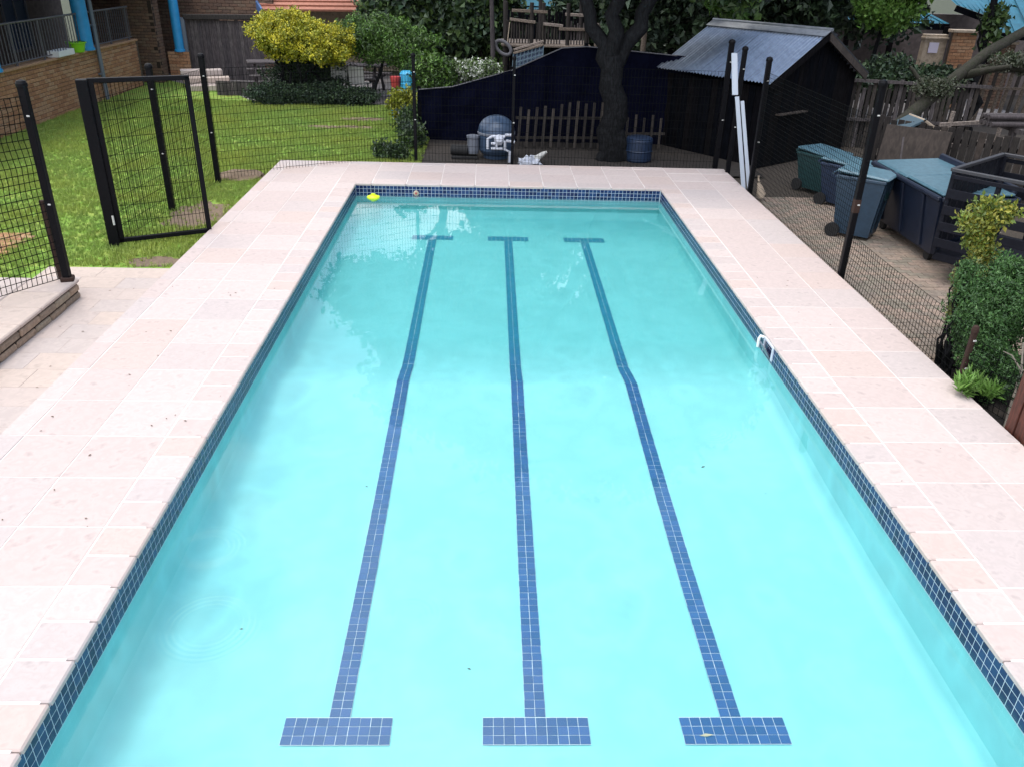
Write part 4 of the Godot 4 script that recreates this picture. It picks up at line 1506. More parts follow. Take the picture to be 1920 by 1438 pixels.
# ---------------------------------------------------------------- garden behind the lawn
func back_garden() -> void:
	var r := RandomNumberGenerator.new()
	r.seed = 27
	# weathered plank wall with a dark beam
	var w := thing("plank_wall", Vector3(-8.0, -0.12, -12.4), "weathered grey vertical plank wall under a dark beam", "wall")
	for k in 20:
		var st := mb()
		var hh := 1.62 + r.randf_range(-0.02, 0.02)
		cbox(st, Vector3(0.102, hh, 0.022), 0.003, at(Vector3(-0.98 + k * 0.106, hh / 2, r.randf_range(-0.006, 0.006))))
		put("plank", st.commit(), M["grey_plank%d" % (r.randi() % 3)], w)
	var st := mb()
	bar(st, Vector3(-1.08, 1.68, 0.03), Vector3(1.2, 1.72, 0.03), 0.12, 0.13, 0.008)
	put("beam", st.commit(), M.stake0, w)
	st = mb()
	bar(st, Vector3(-1.1, 0, 0.04), Vector3(-1.1, 1.66, 0.04), 0.1, 0.1, 0.006)
	put("end_post", st.commit(), M.pipe_grey, w)
	# house with red tiled roof behind the plank wall
	var h := thing("red_roofed_house", Vector3(-7.0, -0.14, -16.0), "brick house with red tiled roof and blue verge board", "house")
	var o := h.position
	brickwork(h, Vector3(-12.4, -0.14, -13.6), Vector3(1, 0, 0), Vector3(0, 0, 1), 5.6, 2.7, "dark_brick", 200, 9, 0.24, 0.085)
	st = mb()
	cbox(st, Vector3(6.5, 2.2, 3.0), 0.0, at(Vector3(-4.6, 0.9, -17.0) - o))
	put("wall", st.commit(), M.cream, h)
	var ea := Vector3(-7.0, 1.72, -13.2)
	var eb := Vector3(-1.5, 1.72, -14.8)
	var up := Vector3(-1.9, 1.45, -3.6)
	var along := (eb - ea).normalized()
	var nrm := along.cross(up).normalized()
	if nrm.y < 0: nrm = -nrm
	for k in 14:
		st = mb()
		var a := ea + up * (k / 14.0)
		var b := eb + up * (k / 14.0)
		var q := up / 14.0 * 1.08
		var lift := nrm * 0.05
		out_quad(st, a + lift, b + lift, b + q, a + q, a - Vector3.UP * 2)
		out_quad(st, a - nrm * 0.01, b - nrm * 0.01, b + lift, a + lift, a - Vector3(0, 0, 3))
		put("tile_course", st.commit(), M.red_tile, h).position = -o
	st = mb()
	bar(st, ea - along * 0.05 - o + Vector3(0, -0.05, 0), ea + up - along * 0.05 - o + Vector3(0, -0.05, 0), 0.06, 0.24, 0.006)
	put("verge_board", st.commit(), M.fascia_blue, h)
	# pale stone steps
	var s := thing("stone_steps", Vector3(-7.9, -0.12, -10.4), "short flight of pale pink stone steps by the lawn edge", "steps")
	for k in 3:
		st = mb()
		cbox(st, Vector3(1.3 - k * 0.1, 0.14, 0.42), 0.012, at(Vector3(-k * 0.25, 0.07 + k * 0.14, -k * 0.40), 0.35))
		put("step", st.commit(), M["terrace%d" % k], s)
	# low boarded edge
	var e := thing("border_edging", Vector3(-6.6, -0.12, -9.5), "low grey boarded edging between steps and hedge", "edging")
	for k in 16:
		st = mb()
		cbox(st, Vector3(0.10, 0.36, 0.03), 0.003, at(Vector3(-0.85 + k * 0.105, 0.18, 0.02 * sin(k))))
		put("board", st.commit(), M["grey_plank%d" % (k % 3)], e)
	# picnic tables and chairs in the shade
	picnic("grey picnic table behind the low boarded edging", Vector3(-6.3, -0.13, -10.9), 0.3)
	picnic("grey picnic table under the airy green tree", Vector3(-3.9, -0.13, -10.6), -0.15)
	for q in [[Vector3(-4.3, -0.13, -9.35), 0.4, "white plastic chair with its back to the picnic table"], [Vector3(-3.72, -0.13, -9.25), -0.2, "white plastic chair nearer the thin leaning trunk"]]:
		var c := thing("plastic_chair", q[0], q[2], "chair", "white plastic chairs", q[1])
		st = mb()
		cbox(st, Vector3(0.42, 0.03, 0.42), 0.01, at(Vector3(0, 0.42, 0)))
		put("seat", st.commit(), M.clip, c)
		st = mb()
		cbox(st, Vector3(0.42, 0.42, 0.03), 0.01, Transform3D(Basis(Vector3.RIGHT, 0.15), Vector3(0, 0.65, 0.22)))
		put("backrest", st.commit(), M.clip, c)
		for sx in [-1, 1]:
			for sz in [-1, 1]:
				st = mb()
				bar(st, Vector3(sx * 0.19, 0, sz * 0.19), Vector3(sx * 0.17, 0.42, sz * 0.17), 0.035, 0.035)
				put("leg", st.commit(), M.clip, c)
	# blue bucket, red ball, blue barrel near the yellow shrub
	var bk := thing("bucket", Vector3(-2.44, -0.02, -6.0), "bright blue bucket hanging below the yellow shrub", "bucket")
	st = mb()
	lathe(st, [Vector2(0.0, 0.0), Vector2(0.085, 0.0), Vector2(0.12, 0.22), Vector2(0.128, 0.23), Vector2(0.11, 0.22), Vector2(0.0, 0.20)], 18)
	put("pail", st.commit(), M.blue_bucket, bk)
	st = mb()
	tube(st, [Vector3(-0.12, 0.22, 0), Vector3(-0.09, 0.31, 0), Vector3(0, 0.35, 0), Vector3(0.09, 0.31, 0), Vector3(0.12, 0.22, 0)], [0.006], 5)
	put("handle", st.commit(), M.clip, bk)
	var br := thing("water_barrel", Vector3(-2.34, -0.13, -8.0), "bright blue plastic barrel behind the yellow shrub", "barrel")
	st = mb()
	lathe(st, [Vector2(0, 0.0), Vector2(0.17, 0.0), Vector2(0.2, 0.05), Vector2(0.2, 0.84), Vector2(0.16, 0.9), Vector2(0, 0.9)], 18)
	put("barrel", st.commit(), M.blue_bucket, br)
	for y in [0.3, 0.6]:
		st = mb()
		lathe(st, [Vector2(0.2, y), Vector2(0.212, y + 0.015), Vector2(0.2, y + 0.03)], 18)
		put("hoop", st.commit(), M.blue_bucket, br)
	var rb := thing("toy_drum", Vector3(-2.64, -0.13, -7.9), "dull red plastic tub on a stand beside the blue barrel", "tub")
	st = mb()
	lathe(st, [Vector2(0, 0.54), Vector2(0.1, 0.54), Vector2(0.13, 0.72), Vector2(0.13, 0.78), Vector2(0, 0.78)], 14)
	put("tub", st.commit(), M.red_plastic, rb)
	st = mb()
	tube(st, [Vector3(0, 0, 0), Vector3(0, 0.55, 0)], [0.03], 6)
	put("stand", st.commit(), M.stake1, rb)

func picnic(label: String, p: Vector3, turn: float) -> void:
	var t := thing("picnic_table", p, label, "table", "picnic tables in the shade", turn)
	for k in 4:
		var st := mb()
		cbox(st, Vector3(1.4, 0.04, 0.17), 0.006, at(Vector3(0, 0.72, -0.27 + k * 0.18)))
		put("top_plank", st.commit(), M["grey_plank%d" % (k % 3)], t)
	for sz in [-1, 1]:
		var st := mb()
		cbox(st, Vector3(1.4, 0.04, 0.24), 0.006, at(Vector3(0, 0.44, sz * 0.68)))
		put("bench_plank", st.commit(), M.grey_plank1, t)
	for sx in [-1, 1]:
		for sz in [-1, 1]:
			var st := mb()
			bar(st, Vector3(sx * 0.5, 0, sz * 0.62), Vector3(sx * 0.5, 0.70, sz * 0.2), 0.05, 0.09)
			put("leg", st.commit(), M.grey_plank0, t)
		var s2 := mb()
		bar(s2, Vector3(sx * 0.5, 0.40, -0.75), Vector3(sx * 0.5, 0.40, 0.75), 0.05, 0.08)
		put("brace", s2.commit(), M.grey_plank0, t)

# ---------------------------------------------------------------- wooden play structure
func play_area() -> void:
	var r := RandomNumberGenerator.new()
	r.seed = 71
	var p := thing("play_fort", Vector3(1.0, -0.14, -9.6), "dark wooden play fort with stake railings and pale plank decks", "play fort")
	# local coordinates: deck at 1.46, upper rail at 2.0
	for q in [[-0.95, 0.35], [0.0, 0.35], [1.1, 0.4], [-0.95, -1.2], [0.0, -1.2], [1.1, -1.2], [-0.3, 0.38], [0.62, 0.4]]:
		var st := mb()
		tube(st, [Vector3(q[0], 0, q[1]), Vector3(q[0] + 0.02, 1.3, q[1]), Vector3(q[0], 2.45, q[1])], [0.06, 0.055, 0.05], 8)
		put("pole", st.commit(), M.stake2, p)
	for k in 9:
		var st := mb()
		cbox(st, Vector3(2.3, 0.05, 0.16), 0.006, at(Vector3(0.1, 1.45 - 0.01 * (k % 2), 0.42 - k * 0.18)))
		put("deck_plank", st.commit(), M["pale_plank%d" % (r.randi() % 3)], p)
	# stake railings on two levels
	for k in 30:
		var st := mb()
		var x := -0.95 + k * 0.073
		if k in [9, 10, 20, 21]: continue
		var top := 2.0 + r.randf_range(-0.06, 0.08)
		bar(st, Vector3(x, 1.5, 0.40), Vector3(x + r.randf_range(-0.02, 0.02), top, 0.40), 0.034, 0.034, 0.004)
		put("stake", st.commit(), M["grey_plank%d" % (r.randi() % 3)] if k > 18 else M["stake%d" % (r.randi() % 3)], p)
	for q in [[Vector3(-0.85, 2.06, 0.43), Vector3(-0.2, 2.0, 0.43), 0], [Vector3(0.0, 1.97, 0.43), Vector3(0.5, 1.93, 0.43), 1], [Vector3(0.4, 1.86, 0.44), Vector3(1.2, 1.86, 0.44), 2], [Vector3(0.55, 2.2, 0.40), Vector3(1.2, 2.18, 0.40), 1], [Vector3(-0.8, 2.26, 0.38), Vector3(0.1, 2.24, 0.38), 2]]:
		var st := mb()
		bar(st, q[0], q[1], 0.06, 0.07, 0.006)
		put("rail", st.commit(), M["pale_plank%d" % q[2]], p)
	# back wall boards
	for k in 22:
		var st := mb()
		bar(st, Vector3(-0.95 + k * 0.1, 0.0, -1.2), Vector3(-0.95 + k * 0.1, 2.15 + r.randf_range(-0.15, 0.1), -1.2), 0.085, 0.02, 0.003, Vector3.RIGHT)
		put("board", st.commit(), M["dark_plank%d" % (r.randi() % 3)], p)
	for k in 12:
		var st := mb()
		bar(st, Vector3(-0.2 + k * 0.115, 0.0, 0.36), Vector3(-0.2 + k * 0.115, 1.42, 0.36), 0.10, 0.02, 0.003, Vector3.RIGHT)
		put("board", st.commit(), M["dark_plank%d" % (r.randi() % 3)], p)
	# climbing net, sloping
	var nt := thing("climbing_net", Vector3(0.55, 0.4, -8.6), "blue grey rope climbing net sloping below the play fort deck", "net")
	var st := mb()
	var na := Vector3(-0.35, -0.1, 0.35)
	var ex := Vector3(0.75, 0.22, 0)
	var ey := Vector3(0.05, 0.85, -0.45)
	for k in 9:
		tube(st, [na + ex * (k / 8.0), na + ex * (k / 8.0) + ey], [0.014], 5)
		tube(st, [na + ey * (k / 8.0), na + ey * (k / 8.0) + ex], [0.014], 5)
	put("ropes", st.commit(), M.net_blue, nt)
	st = mb()
	out_quad(st, na + Vector3(0, 0, -0.05), na + ex + Vector3(0, 0, -0.05), na + ex + ey + Vector3(0, 0, -0.05), na + ey + Vector3(0, 0, -0.05), na + Vector3(0, 0, -3))
	put("backing", st.commit(), M.dark_blue_wall, nt)
	for k in 2:
		st = mb()
		bar(st, na + ey * (1.02 + k * 0.09), na + ey * (1.02 + k * 0.09) + ex, 0.07, 0.05, 0.005)
		put("top_log", st.commit(), M["pale_plank%d" % k], nt)
	# worn tyre hung on the fort
	var ty := thing("hanging_tyre", Vector3(0.0, 1.26, -9.02), "worn grey tyre hung on the front of the play fort", "tyre")
	st = mb()
	var ring := []
	for k in 25:
		var a := TAU * k / 24
		ring.append(Basis(Vector3.BACK, -0.6) * Vector3(cos(a) * 0.22, sin(a) * 0.13, 0.03 * cos(a)))
	tube(st, ring, [0.045], 8, false)
	put("tread", st.commit(), M.tyre, ty)
	st = mb()
	tube(st, [Vector3(0.1, 0.12, 0), Vector3(0.15, 0.6, 0)], [0.012], 5)
	put("rope", st.commit(), M.cream, ty)
	var po := thing("timber_pole", Vector3(-0.26, -0.14, -8.95), "tall bare grey timber pole left of the play fort", "pole")
	st = mb()
	tube(st, [Vector3(0, 0, 0), Vector3(0.0, 1.2, 0), Vector3(-0.05, 2.5, 0)], [0.07, 0.06, 0.05], 8)
	put("shaft", st.commit(), M.grey_plank2, po)
	st = mb()
	lathe(st, [Vector2(0.085, 0.0), Vector2(0.085, 0.08), Vector2(0.07, 0.1)], 8)
	put("collar", st.commit(), M.stake1, po)
	# two tan posts behind the big tree
	for q in [[Vector3(2.12, -0.14, -7.0), "tan split log post left of the big tree fork"], [Vector3(3.2, -0.14, -7.0), "tan split log post right of the big tree fork"]]:
		var lp := thing("log_post", q[0], q[1], "post", "split log posts")
		st = mb()
		tube(st, [Vector3.ZERO, Vector3(0, 1.0, 0), Vector3(0.01, 2.1, 0)], [0.075, 0.07, 0.06], 8)
		put("shaft", st.commit(), M.pale_plank2, lp)
		st = mb()
		tube(st, [Vector3(0.01, 2.1, 0), Vector3(0.02, 2.16, 0)], [0.05, 0.02], 8)
		put("tip", st.commit(), M.pale_plank1, lp)
	# open shelter with teal roof far behind
	var s := thing("open_shelter", Vector3(1.0, -0.14, -16.0), "open timber shelter with teal sheet roof behind the play fort", "shelter")
	for k in 8:
		st = mb()
		var x := -2.6 + k * 0.72
		cbox(st, Vector3(0.74, 0.03, 2.6), 0.004, Transform3D(Basis(Vector3.RIGHT, 0.28), Vector3(x, 2.35, 0.0)))
		put("roof_sheet", st.commit(), M.teal_roof, s)
	for x in [-2.6, -0.8, 1.0, 2.6]:
		st = mb()
		bar(st, Vector3(x, 0, 1.0), Vector3(x, 2.1, 1.0), 0.1, 0.1)
		put("pole", st.commit(), M.stake0, s)
	st = mb()
	bar(st, Vector3(-2.8, 2.02, 1.05), Vector3(2.8, 2.02, 1.05), 0.08, 0.14)
	put("beam", st.commit(), M.dark_plank1, s)
	st = mb()
	cbox(st, Vector3(5.4, 2.0, 0.1), 0.0, at(Vector3(0, 1.0, -1.1)))
	put("back_wall", st.commit(), M.dark_interior, s)

# ---------------------------------------------------------------- house on the right
func right_house() -> void:
	var h := thing("teal_roofed_house", Vector3(13.0, -0.16, -12.0), "brick house with teal sheet roofs beyond the service yard", "house")
	var o := h.position
	brickwork(h, Vector3(11.98, -0.16, -10.0), Vector3(1, 0, 0), Vector3(0, 0, 1), 0.66, 1.98, "brick", 110, 13, 0.22, 0.08)
	brickwork(h, Vector3(13.35, -0.16, -10.3), Vector3(1, 0, 0), Vector3(0, 0, 1), 0.6, 1.7, "dark_brick", 60, 14, 0.22, 0.08)
	var st := mb()
	cbox(st, Vector3(0.78, 0.07, 0.3), 0.01, at(Vector3(12.31, 1.86, -10.06) - o))
	put("pillar_cap", st.commit(), M.cream, h)
	st = mb()
	cbox(st, Vector3(0.7, 0.07, 0.3), 0.01, at(Vector3(13.62, 1.58, -10.36) - o))
	put("pillar_cap", st.commit(), M.cream, h)
	st = mb()
	cbox(st, Vector3(0.62, 1.9, 0.2), 0.01, at(Vector3(11.66, 0.8, -10.3) - o))
	put("render_wall", st.commit(), M.cream, h)
	st = mb()
	cbox(st, Vector3(0.66, 0.05, 0.26), 0.008, at(Vector3(11.66, 1.66, -10.28) - o))
	put("ledge", st.commit(), M.cream, h)
	st = mb()
	cbox(st, Vector3(0.26, 0.26, 0.02), 0.003, at(Vector3(11.62, 1.42, -10.18) - o))
	put("notice", st.commit(), M.paper, h)
	st = mb()
	cbox(st, Vector3(9.0, 2.3, 0.2), 0.0, at(Vector3(14.5, 0.95, -13.5) - o))
	put("rear_wall", st.commit(), M.dark_interior, h)
	# roofs: each sheet-ribbed slope with dark fascia
	for q in [[Vector3(9.6, 1.92, -12.0), Vector3(12.85, 1.92, -12.0), Vector3(11.6, 2.62, -13.4), Vector3(9.6, 2.62, -13.4)], [Vector3(12.9, 2.42, -12.0), Vector3(14.3, 1.95, -11.2), Vector3(14.3, 2.75, -13.2), Vector3(12.9, 2.80, -13.2)], [Vector3(13.0, 1.86, -10.0), Vector3(16.6, 1.80, -9.6), Vector3(16.6, 2.95, -12.0), Vector3(13.25, 2.80, -11.6)]]:
		st = mb()
		out_quad(st, q[0] - o, q[1] - o, q[2] - o, q[3] - o, q[0] - o - Vector3(0, 4, 0))
		var rib := put("roof_slope", st.commit(), M.teal_roof, h)
		for k in 9:
			st = mb()
			var f := (k + 0.5) / 9.0
			bar(st, q[0].lerp(q[1], f) - o + Vector3(0, 0.012, 0), q[3].lerp(q[2], f) - o + Vector3(0, 0.012, 0), 0.03, 0.024)
			put("rib", st.commit(), M.teal_roof, rib)
		st = mb()
		bar(st, q[0] - o - Vector3(0, 0.09, 0), q[1] - o - Vector3(0, 0.09, 0), 0.06, 0.16, 0.006)
		put("fascia", st.commit(), M.dark_plank2, h)
	for x in [9.9, 11.2, 12.75, 14.2]:
		st = mb()
		bar(st, Vector3(x, -0.16, -11.9) - o, Vector3(x, 1.85, -11.9) - o, 0.12, 0.12)
		put("porch_post", st.commit(), M.dark_plank1, h)
	# stake fence before the house and rails in the yard
	var r := RandomNumberGenerator.new()
	r.seed = 90
	var f := thing("stake_fence", Vector3(12.4, -0.16, -8.0), "brown split stake fence before the teal roofed house", "fence")
	for k in 16:
		st = mb()
		var x := -1.4 + k * 0.2
		bar(st, Vector3(x, 0, 0), Vector3(x + 0.08, 1.42 + r.randf_range(-0.06, 0.06), 0), 0.085, 0.04, 0.006, Vector3.RIGHT)
		put("stake", st.commit(), M["pale_plank2"] if k % 3 else M.stake1, f)
	for y in [0.85, 1.25]:
		st = mb()
		bar(st, Vector3(-1.5, y, 0.05), Vector3(1.8, y + 0.02, 0.05), 0.05, 0.06)
		put("rail", st.commit(), M.pale_plank2 if y < 1 else M.stake1, f)
	f = thing("stake_fence", Vector3(8.4, -0.16, -4.6), "dark stake fence between the shed and the fallen trunk", "fence")
	for k in 26:
		st = mb()
		var x := -1.2 + k * 0.11
		bar(st, Vector3(x, 0, 0), Vector3(x + r.randf_range(-0.02, 0.02), 1.30 + r.randf_range(-0.1, 0.1), 0), 0.08, 0.03, 0.005, Vector3.RIGHT)
		put("stake", st.commit(), M.grey_plank1 if k % 7 == 3 else M["stake%d" % (r.randi() % 3)], f)
	for y in [0.6, 1.38]:
		st = mb()
		bar(st, Vector3(-1.3, y, 0.05), Vector3(1.8, y - 0.08, 0.05), 0.05, 0.06)
		put("rail", st.commit(), M.grey_plank1, f)
	# stacked poles behind the trailer
	var ps := thing("pole_stack", Vector3(9.6, -0.16, -1.0), "stack of long grey timber poles resting on a trestle", "poles")
	for k in 7:
		st = mb()
		var z := -0.2 + (k % 4) * 0.11
		var y := 1.15 + int(k / 4.0) * 0.1
		tube(st, [Vector3(-1.4, y, z), Vector3(1.6, y + 0.02, z - 0.1)], [0.045, 0.04], 7)
		put("pole", st.commit(), M["grey_plank%d" % (k % 3)], ps)
	for x in [-0.9, 1.0]:
		st = mb()
		bar(st, Vector3(x, 0, 0), Vector3(x, 1.1, 0), 0.09, 0.09)
		put("trestle_post", st.commit(), M.grey_plank1, ps)
		st = mb()
		bar(st, Vector3(x, 1.06, -0.35), Vector3(x, 1.06, 0.3), 0.07, 0.07)
		put("trestle_bar", st.commit(), M.grey_plank1, ps)
	var wf := thing("rail_frame", Vector3(8.2, -0.165, -1.6), "white weathered timber rail frame beyond the dark fence", "frame")
	for q in [[Vector3(-0.35, 0, 0), Vector3(-0.3, 1.25, 0)], [Vector3(-0.5, 1.02, 0.03), Vector3(0.9, 1.08, -0.2)], [Vector3(-0.55, 0.62, 0.03), Vector3(0.9, 0.75, -0.2)], [Vector3(0.7, 0, -0.15), Vector3(0.72, 1.2, -0.15)]]:
		st = mb()
		bar(st, q[0], q[1], 0.05, 0.06)
		put("rail", st.commit(), M.pale_plank1, wf)
	# little kennel with sandy roof
	var kn := thing("animal_hutch", Vector3(7.5, -0.165, -2.1), "small blue grey hutch with a sandy board roof", "hutch")
	st = mb()
	cbox(st, Vector3(0.6, 0.85, 0.5), 0.01, at(Vector3(0, 0.42, 0)))
	put("box", st.commit(), M.net_blue, kn)
	st = mb()
	cbox(st, Vector3(0.45, 0.05, 0.6), 0.008, Transform3D(Basis(Vector3.BACK, 0.5), Vector3(-0.14, 0.95, 0)))
	put("roof_board", st.commit(), M.net_blue, kn)
	st = mb()
	cbox(st, Vector3(0.45, 0.05, 0.6), 0.008, Transform3D(Basis(Vector3.BACK, -0.5), Vector3(0.2, 0.95, 0)))
	put("roof_board", st.commit(), M.cream, kn)

# ---------------------------------------------------------------- plants
var leaf_meshes := {}
func leaf_clump(kind: String) -> ArrayMesh:
	if leaf_meshes.has(kind): return leaf_meshes[kind]
	var r := RandomNumberGenerator.new()
	r.seed = hash(kind) % 1000
	var st := mb()
	var n := 9
	var l := 0.07
	var w := 0.024
	var spread := 0.075
	if kind == "fine":
		n = 12
		l = 0.05
		w = 0.010
		spread = 0.06
	elif kind == "tiny":
		n = 10
		l = 0.035
		w = 0.017
		spread = 0.05
	elif kind == "long":
		n = 10
		l = 0.16
		w = 0.014
		spread = 0.02
	for k in n:
		var d := Vector3(r.randfn(), r.randfn() * 0.8 + 0.3, r.randfn()).normalized()
		if kind == "long": d = Vector3(r.randfn() * 0.6, 1.0, r.randfn() * 0.6).normalized()
		var p := Vector3(r.randf_range(-1, 1), r.randf_range(-1, 1), r.randf_range(-1, 1)) * spread
		if kind == "long": p *= 0.5
		var s := d.cross(Vector3(r.randfn(), r.randfn(), r.randfn())).normalized()
		var nn := d.cross(s)
		var ll := l * r.randf_range(0.7, 1.2)
		var a := p
		var b := p + d * ll * 0.5 + s * w + nn * w * 0.5
		var c := p + d * ll - nn * ll * 0.12
		var e := p + d * ll * 0.5 - s * w + nn * w * 0.5
		tri(st, a, b, c)
		tri(st, a, c, e)
	leaf_meshes[kind] = st.commit()
	return leaf_meshes[kind]

# blobs: [centre, radii, count]; cut: noise below this leaves gaps
func crown(parent: Node3D, blobs: Array, kind: String, cols: Array, size: float, sd: int, cut := -0.15, shell := 0.55, gap_freq := 1.6, called := "crown", m: Material = null) -> void:
	var r := RandomNumberGenerator.new()
	r.seed = sd
	var n := FastNoiseLite.new()
	n.seed = sd
	n.frequency = gap_freq
	n.fractal_octaves = 2
	var o := parent.position
	var src := leaf_clump(kind).surface_get_arrays(0)
	var sv: PackedVector3Array = src[Mesh.ARRAY_VERTEX]
	var sn: PackedVector3Array = src[Mesh.ARRAY_NORMAL]
	var vv := PackedVector3Array()
	var nv := PackedVector3Array()
	var cv := PackedColorArray()
	var one := PackedColorArray()
	one.resize(sv.size())
	for b in blobs:
		var left: int = b[2]
		var tries := 0
		while left > 0 and tries < b[2] * 4:
			tries += 1
			var d := Vector3(r.randfn(), r.randfn(), r.randfn()).normalized()
			var q := pow(r.randf(), shell)
			# lumpy outline
			var lump := 1.0 + 0.55 * n.get_noise_3dv(d * 1.6 / gap_freq + b[0])
			var p: Vector3 = b[0] + d * b[1] * q * lump
			if n.get_noise_3dv(p) < cut: continue
			left -= 1
			var s := size * r.randf_range(0.7, 1.35)
			var bs := Basis.from_euler(Vector3(r.randf() * TAU, r.randf() * TAU, r.randf() * TAU))
			if kind == "long": bs = Basis.from_euler(Vector3(r.randf_range(-0.5, 0.5), r.randf() * TAU, r.randf_range(-0.5, 0.5)))
			vv.append_array(Transform3D(bs.scaled(Vector3.ONE * s), p - o) * sv)
			nv.append_array(Transform3D(bs, Vector3.ZERO) * sn)
			var c: Color = cols[r.randi() % cols.size()]
			c = c * r.randf_range(0.75, 1.25)
			c.a = 1.0
			one.fill(c)
			cv.append_array(one)
	var arr := []
	arr.resize(Mesh.ARRAY_MAX)
	arr[Mesh.ARRAY_VERTEX] = vv
	arr[Mesh.ARRAY_NORMAL] = nv
	arr[Mesh.ARRAY_COLOR] = cv
	var am := ArrayMesh.new()
	am.add_surface_from_arrays(Mesh.PRIMITIVE_TRIANGLES, arr)
	put(called, am, m if m else M.leaf, parent)

func limb(st: SurfaceTool, a: Vector3, b: Vector3, ra: float, rb: float, sd: int, bend := 0.1, seg := 7) -> Array:
	var r := RandomNumberGenerator.new()
	r.seed = sd
	var pts := []
	var rad := []
	var l := (b - a).length()
	for k in seg + 1:
		var t := float(k) / seg
		var j := Vector3(r.randfn(), r.randfn() * 0.4, r.randfn()) * bend * l * 0.25 * sin(PI * t)
		pts.append(a.lerp(b, t) + j)
		rad.append(lerpf(ra, rb, t))
	tube(st, pts, rad, 9)
	return pts

func trees() -> void:
	var dark := [Color(0.032, 0.06, 0.03), Color(0.048, 0.082, 0.036), Color(0.026, 0.045, 0.03)]
	var mid := [Color(0.05, 0.095, 0.025), Color(0.07, 0.12, 0.03), Color(0.04, 0.075, 0.025)]
	var fresh := [Color(0.09, 0.19, 0.03), Color(0.12, 0.22, 0.04), Color(0.07, 0.15, 0.025)]
	# golden clipped shrub
	var g := thing("golden_shrub", Vector3(-5.1, -0.12, -8.7), "large rounded golden yellow shrub at the far edge of the lawn", "shrub")
	var o := g.position
	var st := mb()
	for k in 9:
		var a := TAU * k / 9
		limb(st, Vector3(cos(a) * 0.12, 0, sin(a) * 0.12), Vector3(cos(a) * 0.7, 1.3, sin(a) * 0.6), 0.045, 0.015, 200 + k, 0.25)
	put("stems", st.commit(), M.bark, g)
	crown(g, [[Vector3(-5.35, 1.45, -8.7), Vector3(0.88, 0.50, 0.85), 4600], [Vector3(-4.5, 1.28, -8.6), Vector3(0.72, 0.45, 0.7), 2600]], "tiny", [Color(0.42, 0.39, 0.025), Color(0.52, 0.46, 0.035), Color(0.30, 0.31, 0.03), Color(0.20, 0.22, 0.03)], 1.35, 301, -0.35, 0.35)
	# dark hedge below it
	var hd := thing("dark_hedge", Vector3(-4.7, -0.12, -8.35), "low dark spreading hedge below the golden shrub", "hedge")
	crown(hd, [[Vector3(-5.6, 0.12, -8.25), Vector3(0.75, 0.24, 0.35), 1500], [Vector3(-4.6, 0.12, -8.35), Vector3(0.8, 0.26, 0.35), 1500], [Vector3(-3.8, 0.08, -8.45), Vector3(0.6, 0.2, 0.3), 900], [Vector3(-5.0, 0.45, -9.2), Vector3(1.1, 0.5, 0.4), 2200]], "tiny", dark, 1.3, 302, -0.3, 0.5, 2.0, "foliage")
	st = mb()
	for k in 8: limb(st, Vector3(-0.9 + k * 0.25, 0, 0), Vector3(-0.9 + k * 0.25 + 0.05, 0.4, -0.3), 0.02, 0.008, 240 + k, 0.3, 4)
	put("stems", st.commit(), M.bark, hd)
	# airy green tree beside the golden shrub
	tree("garden_tree", "airy mid green tree with thin leaning trunk beside the golden shrub", Vector3(-3.35, -0.13, -8.9), [[Vector3(-3.35, -0.13, -8.9), Vector3(-3.05, 1.0, -9.1), 0.05, 0.035], [Vector3(-3.05, 1.0, -9.1), Vector3(-3.6, 1.6, -9.2), 0.03, 0.012], [Vector3(-3.05, 1.0, -9.1), Vector3(-2.6, 1.5, -9.1), 0.03, 0.012]], [[Vector3(-3.35, 1.42, -9.2), Vector3(0.8, 0.5, 0.7), 1700], [Vector3(-2.5, 1.25, -9.0), Vector3(0.75, 0.45, 0.6), 1600], [Vector3(-2.15, 0.85, -8.6), Vector3(0.4, 0.35, 0.4), 500]], "fine", mid + fresh, 1.7, 311, -0.12)
	# dark trees behind the garden
	var spots := [[-2.3, -12.6, 3.2, 1.5, dark + mid], [-0.9, -13.6, 3.4, 1.4, dark + mid], [-5.0, -19.5, 3.6, 2.0, mid], [4.4, -9.2, 5.6, 2.0, dark], [6.4, -8.4, 6.0, 2.0, dark], [8.4, -9.4, 6.2, 2.1, dark], [3.0, -13.0, 3.0, 1.6, dark], [6.0, -14.0, 4.0, 2.2, dark], [-9.5, -22.0, 4.0, 2.4, mid], [9.3, -15.5, 4.0, 2.2, mid]]
	for i in spots.size():
		var s = spots[i]
		var b := Vector3(s[0], -0.14, s[1])
		tree("shade_tree", ["dark leafy tree behind the garden tables", "dark leafy tree left of the play fort", "green tree behind the red tiled roof", "dark leafy tree just behind the shed roof ridge", "dark leafy tree behind the shed gable", "dark leafy tree between shed and teal roofed house", "dark leafy tree right of the play fort", "tall dark tree far behind the shed", "green tree behind the brick house corner", "green tree behind the teal roof"][i], b, [[b, b + Vector3(0.1, s[2] * 0.6, 0), 0.14, 0.09], [b + Vector3(0.1, s[2] * 0.55, 0), b + Vector3(0.7, s[2] * 1.0, 0.2), 0.07, 0.02], [b + Vector3(0.1, s[2] * 0.5, 0), b + Vector3(-0.7, s[2] * 0.95, 0.1), 0.07, 0.02]], [[b + Vector3(0, s[2] * 0.75, 0), Vector3(s[3], s[2] * 0.36, s[3] * 0.8), 1300], [b + Vector3(s[3] * 0.5, s[2] * 0.55, 0.3), Vector3(s[3] * 0.6, s[2] * 0.28, s[3] * 0.6), 550], [b + Vector3(-s[3] * 0.5, s[2] * 0.55, 0.3), Vector3(s[3] * 0.6, s[2] * 0.3, s[3] * 0.6), 550]], "leaf", s[4], 2.7, 320 + i, -0.12)
	# big forked tree behind the far deck
	var b := Vector3(2.06, -0.13, -2.75)
